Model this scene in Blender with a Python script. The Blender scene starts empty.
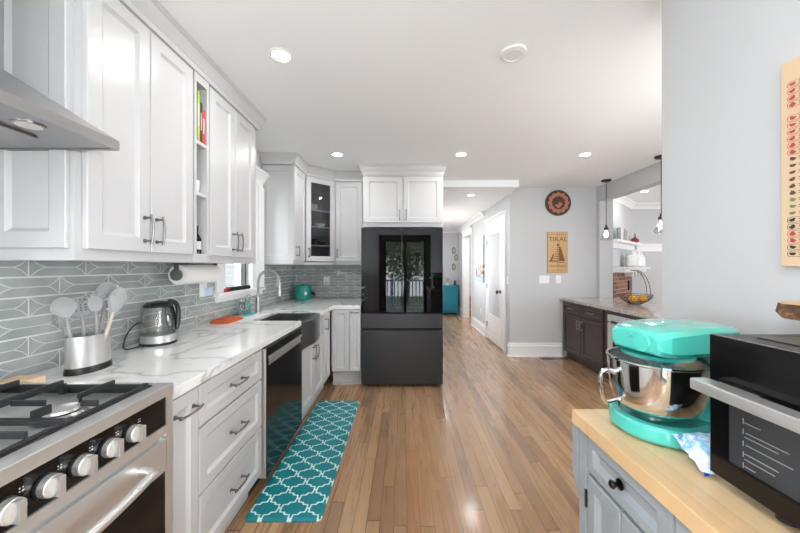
import bpy, bmesh, math, random
from mathutils import Vector, Matrix
random.seed(7)
PI = math.pi
S = bpy.context.scene
COL = S.collection

# ------------------------------------------------------------------ camera, world, light, exposure
cam_d = bpy.data.cameras.new('camera'); cam = bpy.data.objects.new('camera', cam_d); COL.objects.link(cam)
cam.location = (0, 0, 1.34); cam.rotation_euler = (PI/2, 0, 0)
cam_d.sensor_width = 36; cam_d.lens = 14.4; cam_d.shift_x = -3/800; cam_d.clip_start = 0.05; cam_d.clip_end = 200
S.camera = cam
S.view_settings.view_transform = 'Standard'; S.view_settings.look = 'None'
S.view_settings.exposure = 0.37; S.view_settings.gamma = 1; S.view_settings.use_curve_mapping = False
S.cycles.use_denoising = True
S.cycles.max_bounces = 10; S.cycles.diffuse_bounces = 6; S.cycles.glossy_bounces = 5; S.cycles.transmission_bounces = 8
S.cycles.transparent_max_bounces = 10
S.cycles.caustics_reflective = False; S.cycles.caustics_refractive = False
S.cycles.sample_clamp_indirect = 6
wd = bpy.data.worlds.new('sky'); S.world = wd; wd.use_nodes = True
wn = wd.node_tree
bg = wn.nodes['Background']
bg.inputs[0].default_value = (0.93, 0.965, 1.0, 1); bg.inputs[1].default_value = 12.0

def portal(loc, rot, sx, sy):
    l = bpy.data.lights.new('window_portal', 'AREA'); l.shape = 'RECTANGLE'; l.size = sx; l.size_y = sy
    l.cycles.is_portal = True
    o = bpy.data.objects.new('window_portal', l); COL.objects.link(o); o.location = loc; o.rotation_euler = rot
CAN_W = 3.5       # watts of one ceiling downlight
def fill_lamp(loc, face, sx, sy, watts, tilt=0.0):       # unseen area lamp added as fill, mostly at window openings; face = direction it shines, sx along the wall, sy upward
    l = bpy.data.lights.new('added_fill_lamp', 'AREA'); l.shape = 'RECTANGLE'; l.size = sx; l.size_y = sy; l.energy = watts; l.color = (.93, .97, 1)
    o = bpy.data.objects.new('added_fill_lamp', l); COL.objects.link(o); o.location = loc
    d = Vector(face).normalized(); d = (d*math.cos(tilt) + Vector((0, 0, math.sin(tilt)))).normalized(); o.rotation_euler = d.to_track_quat('-Z', 'Y').to_euler()
fill_lamp((-1.70, -.9, 1.45), (1, 0, 0), 1.05, 1.0, 60, 1.0)
fill_lamp((1.34, -.87, 1.15), (-1, 0, 0), 1.1, 1.2, 62, 1.1)
fill_lamp((2.05, 1.16, 1.25), (0, 1, 0), 1.2, 1.2, 22, .35)
fill_lamp((7.3, 3.8, 1.5), (-1, 0, 0), 1.4, 1.0, 20, .2)
fill_lamp((.53, 7.0, 1.45), (1, 0, 0), 1.3, 1.1, 8, .5)
fill_lamp((3.5, 8.0, 1.5), (-1, 0, 0), 1.5, 1.2, 30, .2)  # no window here; added to brighten the side room

CH = 2.52         # ceiling height
XL, YB, YR = -1.48, 4.36, -1.7   # left wall, back wall, rear wall
# ------------------------------------------------------------------ material helpers
class NG:
    def __init__(s, name):
        s.m = bpy.data.materials.new(name); s.m.use_nodes = True
        s.t = s.m.node_tree; s.b = s.t.nodes['Principled BSDF']
    def n(s, t, **k):
        x = s.t.nodes.new(t)
        for a, b in k.items(): setattr(x, a, b)
        return x
    def put(s, sock, v):
        if isinstance(v, bpy.types.NodeSocket): s.t.links.new(v, sock)
        elif v is not None:
            if isinstance(v, (tuple, list)) and len(v) == 3 and sock.type == 'RGBA': v = (*v, 1)
            sock.default_value = v
    def math(s, op, a, b=None, c=None, clamp=False):
        x = s.n('ShaderNodeMath', operation=op); x.use_clamp = clamp
        s.put(x.inputs[0], a)
        if b is not None: s.put(x.inputs[1], b)
        if c is not None: s.put(x.inputs[2], c)
        return x.outputs[0]
    def pos(s):
        g = s.n('ShaderNodeNewGeometry'); q = s.n('ShaderNodeSeparateXYZ'); s.t.links.new(g.outputs['Position'], q.inputs[0])
        return q.outputs
    def comb(s, x, y, z=0.0):
        q = s.n('ShaderNodeCombineXYZ'); s.put(q.inputs[0], x); s.put(q.inputs[1], y); s.put(q.inputs[2], z); return q.outputs[0]
    def noise(s, vec=None, scale=5, detail=3, rough=.5, dist=0):
        x = s.n('ShaderNodeTexNoise'); x.inputs['Scale'].default_value = scale; x.inputs['Detail'].default_value = detail
        x.inputs['Roughness'].default_value = rough; x.inputs['Distortion'].default_value = dist
        if vec is None: vec = s.n('ShaderNodeNewGeometry').outputs['Position']
        s.put(x.inputs['Vector'], vec); return x.outputs['Fac']
    def white(s, vec):
        x = s.n('ShaderNodeTexWhiteNoise', noise_dimensions='3D'); s.put(x.inputs['Vector'], vec); return x.outputs['Value']
    def ramp(s, f, stops, interp='LINEAR'):
        x = s.n('ShaderNodeValToRGB'); e = x.color_ramp.elements; x.color_ramp.interpolation = interp
        while len(e) < len(stops): e.new(0.5)
        for i, (p, c) in enumerate(stops): e[i].position = p; e[i].color = (*c, 1)
        s.put(x.inputs[0], f); return x.outputs[0]
    def mix(s, f, a, b, mode='MIX'):
        x = s.n('ShaderNodeMix', data_type='RGBA', blend_type=mode)
        s.put(x.inputs[0], f); s.put(x.inputs[6], a); s.put(x.inputs[7], b); return x.outputs[2]
    def bump(s, h, strength=.3, dist=.01):
        x = s.n('ShaderNodeBump'); x.inputs['Strength'].default_value = strength; x.inputs['Distance'].default_value = dist
        s.put(x.inputs['Height'], h); s.t.links.new(x.outputs[0], s.b.inputs['Normal'])
    def set(s, **k):
        names = dict(color='Base Color', rough='Roughness', metal='Metallic', trans='Transmission Weight', ior='IOR', coat='Coat Weight',
                     coatr='Coat Roughness', spec='Specular IOR Level', ec='Emission Color', es='Emission Strength', alpha='Alpha', aniso='Anisotropic')
        for a, v in k.items(): s.put(s.b.inputs[names[a]], v)
        return s
def srgb(r, g, b):
    f = lambda c: (c/255/12.92) if c/255 <= .04045 else ((c/255+.055)/1.055)**2.4
    return (f(r), f(g), f(b))
def plain(name, rgb, rough=.5, var=.04, vs=9, bump=0, bscale=120, **k):
    g = NG(name); c = srgb(*rgb)
    if var:
        f = g.noise(scale=vs, detail=3)
        c = g.mix(f, tuple(x*(1-var) for x in c), tuple(min(1, x*(1+var)) for x in c))
    g.set(color=c, rough=rough, **k)
    if bump: g.bump(g.noise(scale=bscale, detail=2), bump, .002)
    return g.m
M = {}
M['cab'] = plain('white_cabinet_paint', (200, 200, 202), .34, .01)
M['wall'] = plain('grey_wall_paint', (195, 196, 198), .62, .012, 2, .05, 260)
M['ceil'] = plain('white_ceiling_paint', (248, 250, 253), .8, .01, 2)
M['trim'] = plain('white_trim_paint', (238, 238, 239), .35, .01)
M['blackgloss'] = plain('black_glass', (12, 12, 13), .12, 0, spec=.35)
M['black'] = plain('black_plastic', (22, 22, 23), .35, .1)
M['fridge_glass'] = NG('black_fridge_glass').set(color=srgb(7, 7, 8), rough=.02, ior=1.42).m
M['iron'] = plain('cast_iron', (38, 39, 42), .42, .15, 60, .3, 300)
M['chrome'] = plain('chrome', (215, 216, 218), .07, 0, metal=1.0)
M['nickel'] = plain('brushed_nickel', (165, 163, 160), .28, .05, 40, metal=1.0)
M['pewter'] = plain('dark_pewter', (136, 134, 133), .36, .08, 40, metal=1.0)
M['glass'] = NG('clear_glass').set(color=(1, 1, 1), rough=0.0, trans=1.0, ior=1.45).m
def brushed(name, rgb, rough, axis=1, met=1.0):
    g = NG(name); p = g.pos(); k = [6, 6, 6]; k[axis] = 6
    v = [g.math('MULTIPLY', p[i], 260 if i != axis else 3) for i in range(3)]
    f = g.noise(g.comb(*v), 1, 2); c = srgb(*rgb)
    g.set(color=g.mix(f, tuple(x*.975 for x in c), tuple(min(1, x*1.02) for x in c)), metal=met*.8,
          rough=g.math('MULTIPLY_ADD', f, .03, rough-.01)); return g.m
M['steel'] = brushed('brushed_stainless', (222, 222, 221), .3, 1)
M['steelv'] = brushed('brushed_stainless_upright', (214, 214, 213), .3, 2)
M['hoodsteel'] = brushed('brushed_hood_steel', (168, 168, 168), .34, 1, 1.25)
M['darksteel'] = brushed('dark_brushed_stainless', (68, 68, 71), .3, 0)
M['sink'] = brushed('sink_stainless', (120, 120, 121), .3, 0)
M['dwsteel'] = NG('dark_dishwasher_steel').set(color=srgb(40, 41, 43), rough=.12, metal=.45).m
# thin window pane: lets light straight through, with a faint reflection
def pane(name, tint=(1, 1, 1), refl=.08):
    g = NG(name); tr = g.n('ShaderNodeBsdfTransparent'); tr.inputs[0].default_value = (*tint, 1)
    gl = g.n('ShaderNodeBsdfGlossy'); gl.inputs['Roughness'].default_value = .01
    mx = g.n('ShaderNodeMixShader'); mx.inputs[0].default_value = refl
    out = [n for n in g.t.nodes if n.type == 'OUTPUT_MATERIAL'][0]
    g.t.links.new(tr.outputs[0], mx.inputs[1]); g.t.links.new(gl.outputs[0], mx.inputs[2]); g.t.links.new(mx.outputs[0], out.inputs[0])
    return g.m
M['pane'] = pane('window_pane'); M['greypane'] = pane('smoked_pane', (.75, .76, .78), .06)
M['clearplastic'] = pane('clear_plastic', (.80, .92, .93), .12)
M['bulb'] = NG('warm_bulb').set(color=(1, 1, 1), ec=(1, .93, .82, 1), es=14.0).m
M['lens'] = NG('lit_diffuser').set(color=(1, 1, 1), ec=(1, .985, .96, 1), es=18.0).m
def emit(name, col, s): return NG(name).set(color=col, ec=(*col, 1), es=s).m

def floor_mat():
    g = NG('oak_strip_floor'); x, y, z = g.pos()
    u = g.math('DIVIDE', g.math('ADD', x, 20), .0705); iu = g.math('FLOOR', u); fu = g.math('FRACT', u)
    r = g.white(g.comb(iu, 3.3, 1)); v = g.math('DIVIDE', g.math('MULTIPLY_ADD', r, 7.0, y), 1.25)
    iv = g.math('FLOOR', v); fv = g.math('FRACT', v); idn = g.white(g.comb(iu, iv, 5))
    gx = g.math('MULTIPLY', x, 20); gy = g.math('MULTIPLY', y, 1.6)
    grain = g.noise(g.comb(gx, gy, g.math('MULTIPLY', idn, 40)), 1, 5, .6, .7)
    fine = g.noise(g.comb(g.math('MULTIPLY', x, 240), g.math('MULTIPLY', y, 6), idn), 1, 3)
    base = g.ramp(idn, [(0, srgb(146, 114, 85)), (.25, srgb(168, 132, 98)), (.5, srgb(186, 150, 112)), (.75, srgb(172, 128, 92)), (1, srgb(198, 162, 124))])
    c = g.mix(g.ramp(grain, [(.3, (.25, .25, .25)), (.62, (1, 1, 1))]), g.mix(1.0, base, (.78, .74, .71), 'MULTIPLY'), base)
    c = g.mix(g.math('MULTIPLY', fine, .22), c, (.14, .075, .035))
    # brighter, redder boards here and there
    e1 = g.math('LESS_THAN', g.math('MINIMUM', fu, g.math('SUBTRACT', 1, fu)), .022)
    e2 = g.math('LESS_THAN', g.math('MINIMUM', fv, g.math('SUBTRACT', 1, fv)), .0022)
    e = g.math('MAXIMUM', e1, e2)
    c = g.mix(g.math('MULTIPLY', e, .8), c, (.035, .02, .012))
    g.set(color=c, rough=g.math('MULTIPLY_ADD', grain, .16, .2), coat=.5, coatr=.14)
    g.bump(g.math('SUBTRACT', g.math('MULTIPLY', grain, .1), e), .12, .002); return g.m
M['floor'] = floor_mat()
def quartz():
    g = NG('veined_quartz')
    f = g.noise(scale=1.15, detail=4, rough=.5, dist=.8); d = g.math('ABSOLUTE', g.math('SUBTRACT', f, .5))
    v1 = g.ramp(d, [(0, (1, 1, 1)), (.006, (.55, .55, .55)), (.022, (0, 0, 0))])
    f2 = g.noise(scale=3.1, detail=3, rough=.5, dist=1.4); d2 = g.math('ABSOLUTE', g.math('SUBTRACT', f2, .47))
    v2 = g.math('MULTIPLY', g.ramp(d2, [(0, (1, 1, 1)), (.008, (0, 0, 0))]), g.ramp(g.noise(scale=2), [(.45, (0, 0, 0)), (.62, (.6, .6, .6))]))
    cl = g.noise(scale=4, detail=4)
    base = g.mix(cl, srgb(226, 226, 226), srgb(240, 240, 239))
    c = g.mix(g.math('MULTIPLY', v1, .72), base, srgb(158, 158, 160)); c = g.mix(v2, c, srgb(176, 174, 172))
    g.set(color=c, rough=.13, coat=.2, coatr=.05); return g.m
M['quartz'] = quartz()
def granite():
    g = NG('river_granite')
    p = g.n('ShaderNodeNewGeometry').outputs['Position']
    f = g.noise(p, 7, 6, .62, 2.2)
    c = g.ramp(f, [(.3, srgb(92, 76, 68)), (.4, srgb(176, 160, 148)), (.48, srgb(214, 208, 200)), (.58, srgb(150, 152, 158)), (.66, srgb(214, 206, 196)), (.8, srgb(120, 96, 80))])
    s = g.noise(p, 95, 3, .7); c = g.mix(g.ramp(s, [(.55, (0, 0, 0)), (.63, (.8, .8, .8))]), c, srgb(78, 64, 58))
    g.set(color=c, rough=.12); return g.m
M['granite'] = granite()
def strips(name, w, cols, axis=0, along=1, gap=.0, rough=.35, length=.5):
    g = NG(name); p = g.pos()
    u = g.math('DIVIDE', g.math('ADD', p[axis], 10.013), w); iu = g.math('FLOOR', u); fu = g.math('FRACT', u)
    r = g.white(g.comb(iu, 1, 2)); v = g.math('DIVIDE', g.math('MULTIPLY_ADD', r, 3.0, p[along]), length); iv = g.math('FLOOR', v)
    idn = g.white(g.comb(iu, iv, 9))
    a = g.comb(g.math('MULTIPLY', p[axis], 60), g.math('MULTIPLY', p[along], 4), g.math('MULTIPLY', idn, 30))
    gr = g.noise(a, 1, 4, .6, 1)
    n = len(cols)
    base = g.ramp(idn, [(i/(n-1), srgb(*c)) for i, c in enumerate(cols)])
    c = g.mix(g.math('MULTIPLY', gr, .5), base, g.mix(1.0, base, (.72, .66, .58), 'MULTIPLY'))
    e = g.math('LESS_THAN', fu, .035); c = g.mix(g.math('MULTIPLY', e, .3), c, (.2, .1, .05))
    g.set(color=c, rough=rough); return g.m
M['butcher'] = strips('butcher_block_wood', .038, [(216, 182, 138), (226, 195, 152), (233, 206, 165), (206, 170, 126)], 0, 1, rough=.3)
M['teal'] = plain('aqua_enamel', (74, 188, 175), .12, .01, coat=.6)
M['tealdark'] = plain('aqua_plastic', (70, 190, 180), .2, .01)
M['cart'] = plain('grey_blue_paint', (148, 155, 160), .45, .03, 5)
M['espresso'] = plain('espresso_wood', (62, 50, 48), .33, .18, 14)
M['rugedge'] = plain('teal_mat_edge', (10, 110, 120), .55, .05)
def rug():
    g = NG('quatrefoil_mat'); x, y, z = g.pos()
    qx = g.math('SUBTRACT', g.math('FRACT', g.math('DIVIDE', g.math('ADD', x, 10.035), .156)), .5)
    qy = g.math('SUBTRACT', g.math('FRACT', g.math('DIVIDE', g.math('ADD', y, 10.0), .146)), .5)
    ax = g.math('ABSOLUTE', qx); ay = g.math('ABSOLUTE', qy)
    sm = g.math('ADD', ax, ay); t = g.math('SUBTRACT', ax, ay)
    s1 = g.math('MULTIPLY', g.math('SINE', g.math('MULTIPLY', t, 2*PI)), .055)
    s3 = g.math('MULTIPLY', g.math('SINE', g.math('MULTIPLY', t, 6*PI)), -.045)
    f = g.math('ABSOLUTE', g.math('SUBTRACT', g.math('SUBTRACT', sm, .5), g.math('ADD', s1, s3)))
    ln = g.math('LESS_THAN', f, .05)
    c = g.mix(ln, g.mix(g.noise(scale=3), srgb(0, 116, 130), srgb(4, 138, 146)), srgb(206, 234, 232))
    g.set(color=c, rough=.5); g.bump(g.noise(scale=700, detail=1), .25, .001); return g.m
M['rug'] = rug()
def tile_mat(name, a, b, rough):
    g = NG(name); x, y, z = g.pos()
    f = g.math('MULTIPLY_ADD', g.noise(scale=9, detail=4), 1.6, -.3, clamp=True)
    g.set(color=g.mix(f, srgb(*a), srgb(*b)), rough=rough, coat=.3, coatr=.06); return g.m
M['tile'] = tile_mat('grey_glazed_tile', (142, 149, 148), (178, 182, 178), .14)
M['tileridge'] = plain('pale_tile_ridge', (202, 207, 205), .2, .02)
M['grout'] = plain('grout', (216, 216, 212), .8, .03, 40)
# ------------------------------------------------------------------ mesh helpers
class MB:
    def __init__(s): s.bm = bmesh.new(); s.mi = 0
    def _v(s, p): return s.bm.verts.new(p)
    def face(s, vs):
        try: f = s.bm.faces.new(vs)
        except ValueError: return None
        f.material_index = s.mi; return f
    def poly(s, pts): return s.face([s._v(p) for p in pts])
    def box(s, x0, x1, y0, y1, z0, z1, bev=0):
        v = [s._v((x, y, z)) for z in (z0, z1) for y in (y0, y1) for x in (x0, x1)]
        fs = [s.face([v[i] for i in q]) for q in ((0, 2, 3, 1), (4, 5, 7, 6), (0, 1, 5, 4), (2, 6, 7, 3), (0, 4, 6, 2), (1, 3, 7, 5))]
        if bev:
            es = list({e for f in fs for e in f.edges})
            r = bmesh.ops.bevel(s.bm, geom=es, offset=bev, segments=2, affect='EDGES', profile=.5, clamp_overlap=True)
            for f in r['faces']: f.material_index = s.mi
        return s
    def obox(s, o, u, n, a0, a1, b0, b1, c0, c1, bev=0):      # box in a frame: a along u, b up, c along n
        o, u, n = Vector(o), Vector(u), Vector(n)
        k0 = len(s.bm.verts); s.bm.verts.ensure_lookup_table()
        t = MB(); t.mi = s.mi; t.box(a0, a1, c0, c1, b0, b1, bev)
        for v in t.bm.verts: v.co = o + u*v.co.x + n*v.co.y + Vector((0, 0, v.co.z))
        s.add(t); return s
    def add(s, t, mtx=None):
        if mtx is not None: t.bm.transform(mtx)
        mp = {v: s._v(v.co) for v in t.bm.verts}
        for f in t.bm.faces:
            try: g = s.bm.faces.new([mp[v] for v in f.verts]); g.material_index = f.material_index
            except ValueError: pass
        t.bm.free(); return s
    def rings(s, rs, closed_u=True, caps=(True, True)):
        vs = [[s._v(p) for p in r] for r in rs]
        for a, b in zip(vs, vs[1:]):
            n = len(a)
            for i in range(n if closed_u else n-1):
                j = (i+1) % n; s.face([a[i], a[j], b[j], b[i]])
        if caps[0]: s.face(vs[0][::-1])
        if caps[1]: s.face(vs[-1])
        return s
    def tube(s, pts, r, n=10, closed=False, caps=True):
        pts = [Vector(p) for p in pts]; N = len(pts); rs = []
        prev = None
        for i, p in enumerate(pts):
            if closed: d = pts[(i+1) % N] - pts[i-1]
            else: d = pts[min(i+1, N-1)] - pts[max(i-1, 0)]
            d.normalize()
            if prev is None:
                a = d.orthogonal().normalized()
            else: a = (prev - d*prev.dot(d)); a = a.normalized() if a.length > 1e-6 else d.orthogonal().normalized()
            prev = a; b = d.cross(a); rr = r[i] if isinstance(r, (list, tuple)) else r
            rs.append([p + (a*math.cos(t*2*PI/n) + b*math.sin(t*2*PI/n))*rr for t in range(n)])
        if closed:
            vs = [[s._v(q) for q in ring] for ring in rs]
            for k in range(N):
                a, b = vs[k], vs[(k+1) % N]
                for i in range(n): s.face([a[i], a[(i+1) % n], b[(i+1) % n], b[i]])
        else: s.rings(rs, caps=(caps, caps))
        return s
    def cyl(s, p0, p1, r0, r1=None, n=28): return s.tube([p0, p1], [r0, r0 if r1 is None else r1], n)
    def lathe(s, prof, c=(0, 0, 0), n=40, sx=1, sy=1, ax='z', caps=(True, True)):
        rs = []
        for r, z in prof:
            ring = []
            for i in range(n):
                a = 2*PI*i/n; p = Vector((r*math.cos(a)*sx, r*math.sin(a)*sy, z))
                if ax == 'x': p = Vector((p.z, p.x, p.y))
                elif ax == 'y': p = Vector((p.x, p.z, p.y))
                ring.append(Vector(c)+p)
            rs.append(ring)
        return s.rings(rs, caps=caps)
    def prism(s, poly, z0, z1, bev=0):
        a = [s._v((x, y, z0)) for x, y in poly]; b = [s._v((x, y, z1)) for x, y in poly]; n = len(poly)
        fs = [s.face(a[::-1]), s.face(b)] + [s.face([a[i], a[(i+1) % n], b[(i+1) % n], b[i]]) for i in range(n)]
        if bev:
            bmesh.ops.bevel(s.bm, geom=list({e for f in fs for e in f.edges}), offset=bev, segments=2, affect='EDGES', clamp_overlap=True)
        return s
    def sphere(s, c, r, seg=20, sx=1, sy=1, sz=1):
        pr = [(math.sin(PI*i/(seg//2))*r, -math.cos(PI*i/(seg//2))*r*sz) for i in range(seg//2+1)]
        pr[0] = (r*.02, pr[0][1]); pr[-1] = (r*.02, pr[-1][1])
        return s.lathe(pr, c, seg, sx, sy)
    def sweep(s, path, prof, side=1, z=0, closed=False):       # profile (out, z) along a plan polyline with mitres
        P = [Vector((p[0], p[1])) for p in path]; N = len(P); rs = []
        nrm = []
        segs = N if closed else N-1
        for i in range(segs):
            d = (P[(i+1) % N]-P[i]).normalized(); nrm.append(Vector((d.y, -d.x))*side)
        for i in range(N):
            if closed: a, b = nrm[i-1], nrm[i]
            else: a, b = nrm[max(i-1, 0)], nrm[min(i, segs-1)]
            m = a+b; m = m/(m.length_squared/2) if m.length > 1e-6 else a
            rs.append([(P[i].x+m.x*o, P[i].y+m.y*o, zz+z) for o, zz in prof])
        if closed: rs.append(rs[0])
        return s.rings(rs, caps=(not closed, not closed))
def smooth(p, k=6):      # Catmull-Rom through the points
    p = [Vector(a) for a in p]; out = []
    for i in range(len(p)-1):
        a, b, c, d = p[max(i-1, 0)], p[i], p[i+1], p[min(i+2, len(p)-1)]
        for j in range(k):
            t = j/k; out.append(.5*((2*b)+(c-a)*t+(2*a-5*b+4*c-d)*t*t+(3*b-a-3*c+d)*t**3))
    return out+[p[-1]]
def wl(o):
    v = Vector((0, 0, 0))
    while o is not None: v += o.location; o = o.parent
    return v
def obj(name, mb, mats, parent=None, label=None, smooth=True, ang=28, local=False):
    me = bpy.data.meshes.new(name)
    bm = mb.bm
    bmesh.ops.recalc_face_normals(bm, faces=bm.faces)
    if parent is not None and not local: bmesh.ops.translate(bm, verts=bm.verts, vec=-wl(parent))
    for f in bm.faces: f.smooth = smooth
    if smooth:
        th = math.radians(ang)
        for e in bm.edges:
            if len(e.link_faces) != 2 or e.calc_face_angle(0) > th: e.smooth = False
    bm.to_mesh(me); bm.free()
    for m in (mats if isinstance(mats, (list, tuple)) else [mats]): me.materials.append(M[m] if isinstance(m, str) else m)
    o = bpy.data.objects.new(name, me); COL.objects.link(o); o.parent = parent
    if smooth: wnm = o.modifiers.new('WeightedNormal', 'WEIGHTED_NORMAL'); wnm.keep_sharp = True; wnm.weight = 80
    if label: o['label'] = label
    return o
def thing(name, label, cat, loc=(0, 0, 0), group=None):
    o = bpy.data.objects.new(name, None); COL.objects.link(o); o.location = loc; o.empty_display_size = .1
    return tag(o, label, cat, group)
def tag(o, label, cat, group=None, kind=None):
    o['label'] = label; o['category'] = cat
    if group: o['group'] = group
    if kind: o['kind'] = kind
    return o
def rooted(o, c):       # move a one-mesh thing's origin to its base
    o.data.transform(Matrix.Translation(-Vector(c))); o.location = c; return o
def struct(name, mb, mats, parent=None, smooth=False):
    o = obj(name, mb, mats, parent, smooth=smooth)
    if parent is None: o['kind'] = 'structure'
    return o
def dup(o, parent=None):
    c = o.copy(); COL.objects.link(c); c.parent = parent
    for ch in list(o.children): dup(ch, c)
    return c
def text(parent, body, size, at, u, n, mat, depth=.001, align='CENTER', name='lettering', sx=1):
    cu = bpy.data.curves.new(name, 'FONT'); cu.body = body; cu.size = size; cu.extrude = depth; cu.align_x = align; cu.align_y = 'CENTER'
    cu.space_line = .95; cu.materials.append(M[mat] if isinstance(mat, str) else mat)
    o = bpy.data.objects.new(name, cu); COL.objects.link(o); o.parent = parent
    u, n = Vector(u), Vector(n); v = Vector((0, 0, 1)); 
    if abs(n.z) > .9: v = n.cross(u)
    R = Matrix((u*sx, v, n)).transposed()
    me = bpy.data.meshes.new_from_object(o); bpy.data.objects.remove(o); o = bpy.data.objects.new(name, me); COL.objects.link(o); o.parent = parent
    o.matrix_local = Matrix.Translation(Vector(at)-wl(parent)) @ R.to_4x4(); return o

X1, Y1, Z1 = (1, 0, 0), (0, 1, 0), (0, 0, 1)
def panel_mb(o, u, n, w, h, t=.02, s=.058, d=.011, raised=False, mb=None):     # a framed door or drawer front
    mb = mb or MB(); o, u, n = Vector(o), Vector(u), Vector(n); v = Vector(Z1)
    g_ = min(.0012, t*.3); loops = [(g_, -t), (g_, -.0025), (g_+.0025, 0), (s, 0), (s+.003, -.004), (s+.014, -d)]
    if raised: loops += [(s+.03, -d), (s+.045, -.003)]
    rs = [[o+u*i+v*i+n*c, o+u*(w-i)+v*i+n*c, o+u*(w-i)+v*(h-i)+n*c, o+u*i+v*(h-i)+n*c] for i, c in loops]
    return mb.rings(rs)
def pull_mb(c, along, n, L=.13, mb=None, r=.0048, out=.03, bow=.008):
    mb = mb or MB(); c, a, n = Vector(c), Vector(along), Vector(n)
    pts = [c + a*(t*L/2) + n*(out + bow*(1-t*t)) for t in [i/8*2-1 for i in range(9)]]
    mb.tube(pts, r, 10)
    for sg in (-1, 1):
        q = c + a*(sg*L*.39)
        mb.cyl(q, q + n*(out+.004), r*.95, n=10); mb.cyl(q, q+n*.004, r*1.8, n=12)
    return mb
def door_part(parent, o, u, n, w, h, hx=None, hz=None, vertical=True, name='door', mat='cab', s=.058, hm='pewter', L=.13, raised=False, hn='handle'):
    d = obj(name, panel_mb(o, u, n, w, h, s=s, raised=raised), mat, parent)
    if hx is not None:
        c = Vector(o)+Vector(u)*hx+Vector((0, 0, hz))
        obj(hn, pull_mb(c, Z1 if vertical else u, n, L), hm, d)
    return d
# ------------------------------------------------------------------ room shell
def wallx(name, x0, x1, y0, y1, z0, z1, holes=(), mat='wall'):     # wall slab with x thickness, holes (ya,yb,za,zb)
    mb = MB(); ys = sorted(holes); y = y0
    for (a, b, c, d) in ys:
        if a > y: mb.box(x0, x1, y, a, z0, z1)
        if c > z0: mb.box(x0, x1, a, b, z0, c)
        if d < z1: mb.box(x0, x1, a, b, d, z1)
        y = b
    if y < y1: mb.box(x0, x1, y, y1, z0, z1)
    return struct(name, mb, mat)
def wally(name, y0, y1, x0, x1, z0, z1, holes=(), mat='wall'):
    mb = MB(); x = x0
    for (a, b, c, d) in sorted(holes):
        if a > x: mb.box(x, a, y0, y1, z0, z1)
        if c > z0: mb.box(a, b, y0, y1, z0, c)
        if d < z1: mb.box(a, b, y0, y1, d, z1)
        x = b
    if x < x1: mb.box(x, x1, y0, y1, z0, z1)
    return struct(name, mb, mat)
fm = MB(); fm.box(-1.6, 7.6, YR-.15, 10.6, -.1, 0); struct('floor', fm, 'floor')
cm = MB(); cm.box(-1.6, 7.6, YR-.15, 7.6, CH, CH+.12); struct('ceiling', cm, 'ceil')
hc = MB(); hc.box(.50, 1.58, YB, 4.77, 2.425, CH); hc.box(.50, 1.595, 4.77, 9.3, 2.425, CH); hc.box(1.595, 3.6, 6.9, 9.3, 2.425, CH)
struct('ceiling_hall', hc, 'ceil')
WIN = (2.62, 3.09, 1.12, 2.14)
wallx('wall_left', XL-.15, XL, YR-.15, YB+.1, 0, CH, [(-1.45, -.35, 1.0, 2.25), WIN])
wally('wall_back', YB, YB+.14, XL-.15, .50, 0, CH)
wallx('wall_hall_left', .38, .50, YB+.14, 9.3, 0, CH, [(6.3, 7.7, .9, 2.1)])  # opening added out of view for the hall fill lamp
wally('wall_rear', YR-.15, YR, XL-.15, 1.25, 0, CH, [(-.56, .66, .02, 2.1)])
wallx('wall_right', 1.10, 1.26, YR-.15, 1.36, 0, CH, [(-1.45, -.3, .5, 2.25)])
wally('wall_nook', 1.22, 1.36, 1.26, 3.01, 0, CH, [(1.4, 2.7, .65, 2.25)])
wallx('wall_counter', 2.88, 3.01, 1.36, 4.77, 0, CH, [(1.7, 4.69, .84, 2.30)])
wally('wall_sign', 4.77, 4.90, 1.595, 3.13, 0, CH)
wallx('wall_hall_right', 1.595, 1.72, 4.90, 9.3, 0, CH, [(7.42, 8.36, 0, 2.1)])
wally('wall_hall_end', 9.3, 9.42, .38, 3.6, 0, CH)
wallx('wall_side_room', 3.55, 3.67, 6.9, 9.3, 0, CH)
wally('wall_side_room_near', 6.8, 6.9, 1.72, 3.6, 0, CH)
# dining room beyond the pass-through
DA, DB = Vector((3.10, 4.92)), Vector((4.25, 5.95))
dd = (DB-DA).normalized(); dn = Vector((dd.y, -dd.x))
dw = MB(); dw.prism([DA, DB, DB-dn*.12, DA-dn*.12], 0, CH); struct('wall_chimney', dw, 'wall')
wally('wall_dining', 5.95, 6.07, 4.2, 7.5, 0, CH)
wallx('wall_dining_side', 7.4, 7.52, 1.2, 5.95, 0, CH, [(3.0, 4.6, .9, 2.1)])
wally('wall_dining_near', 1.2, 1.36, 3.01, 7.4, 0, CH)
for a in [((0.05, YR-.1, 1.06), (PI/2, 0, 0), 1.2, 2.06), ((XL-.1, -.9, 1.62), (0, PI/2*-1, 0), 1.25, 1.1), ((XL-.1, 2.855, 1.63), (0, -PI/2, 0), 1.02, .47),
          ((1.2, -.87, 1.37), (0, PI/2, 0), 1.75, 1.15), ((7.46, 3.8, 1.5), (0, PI/2, 0), 1.2, 1.6)]: portal(*a)

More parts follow.
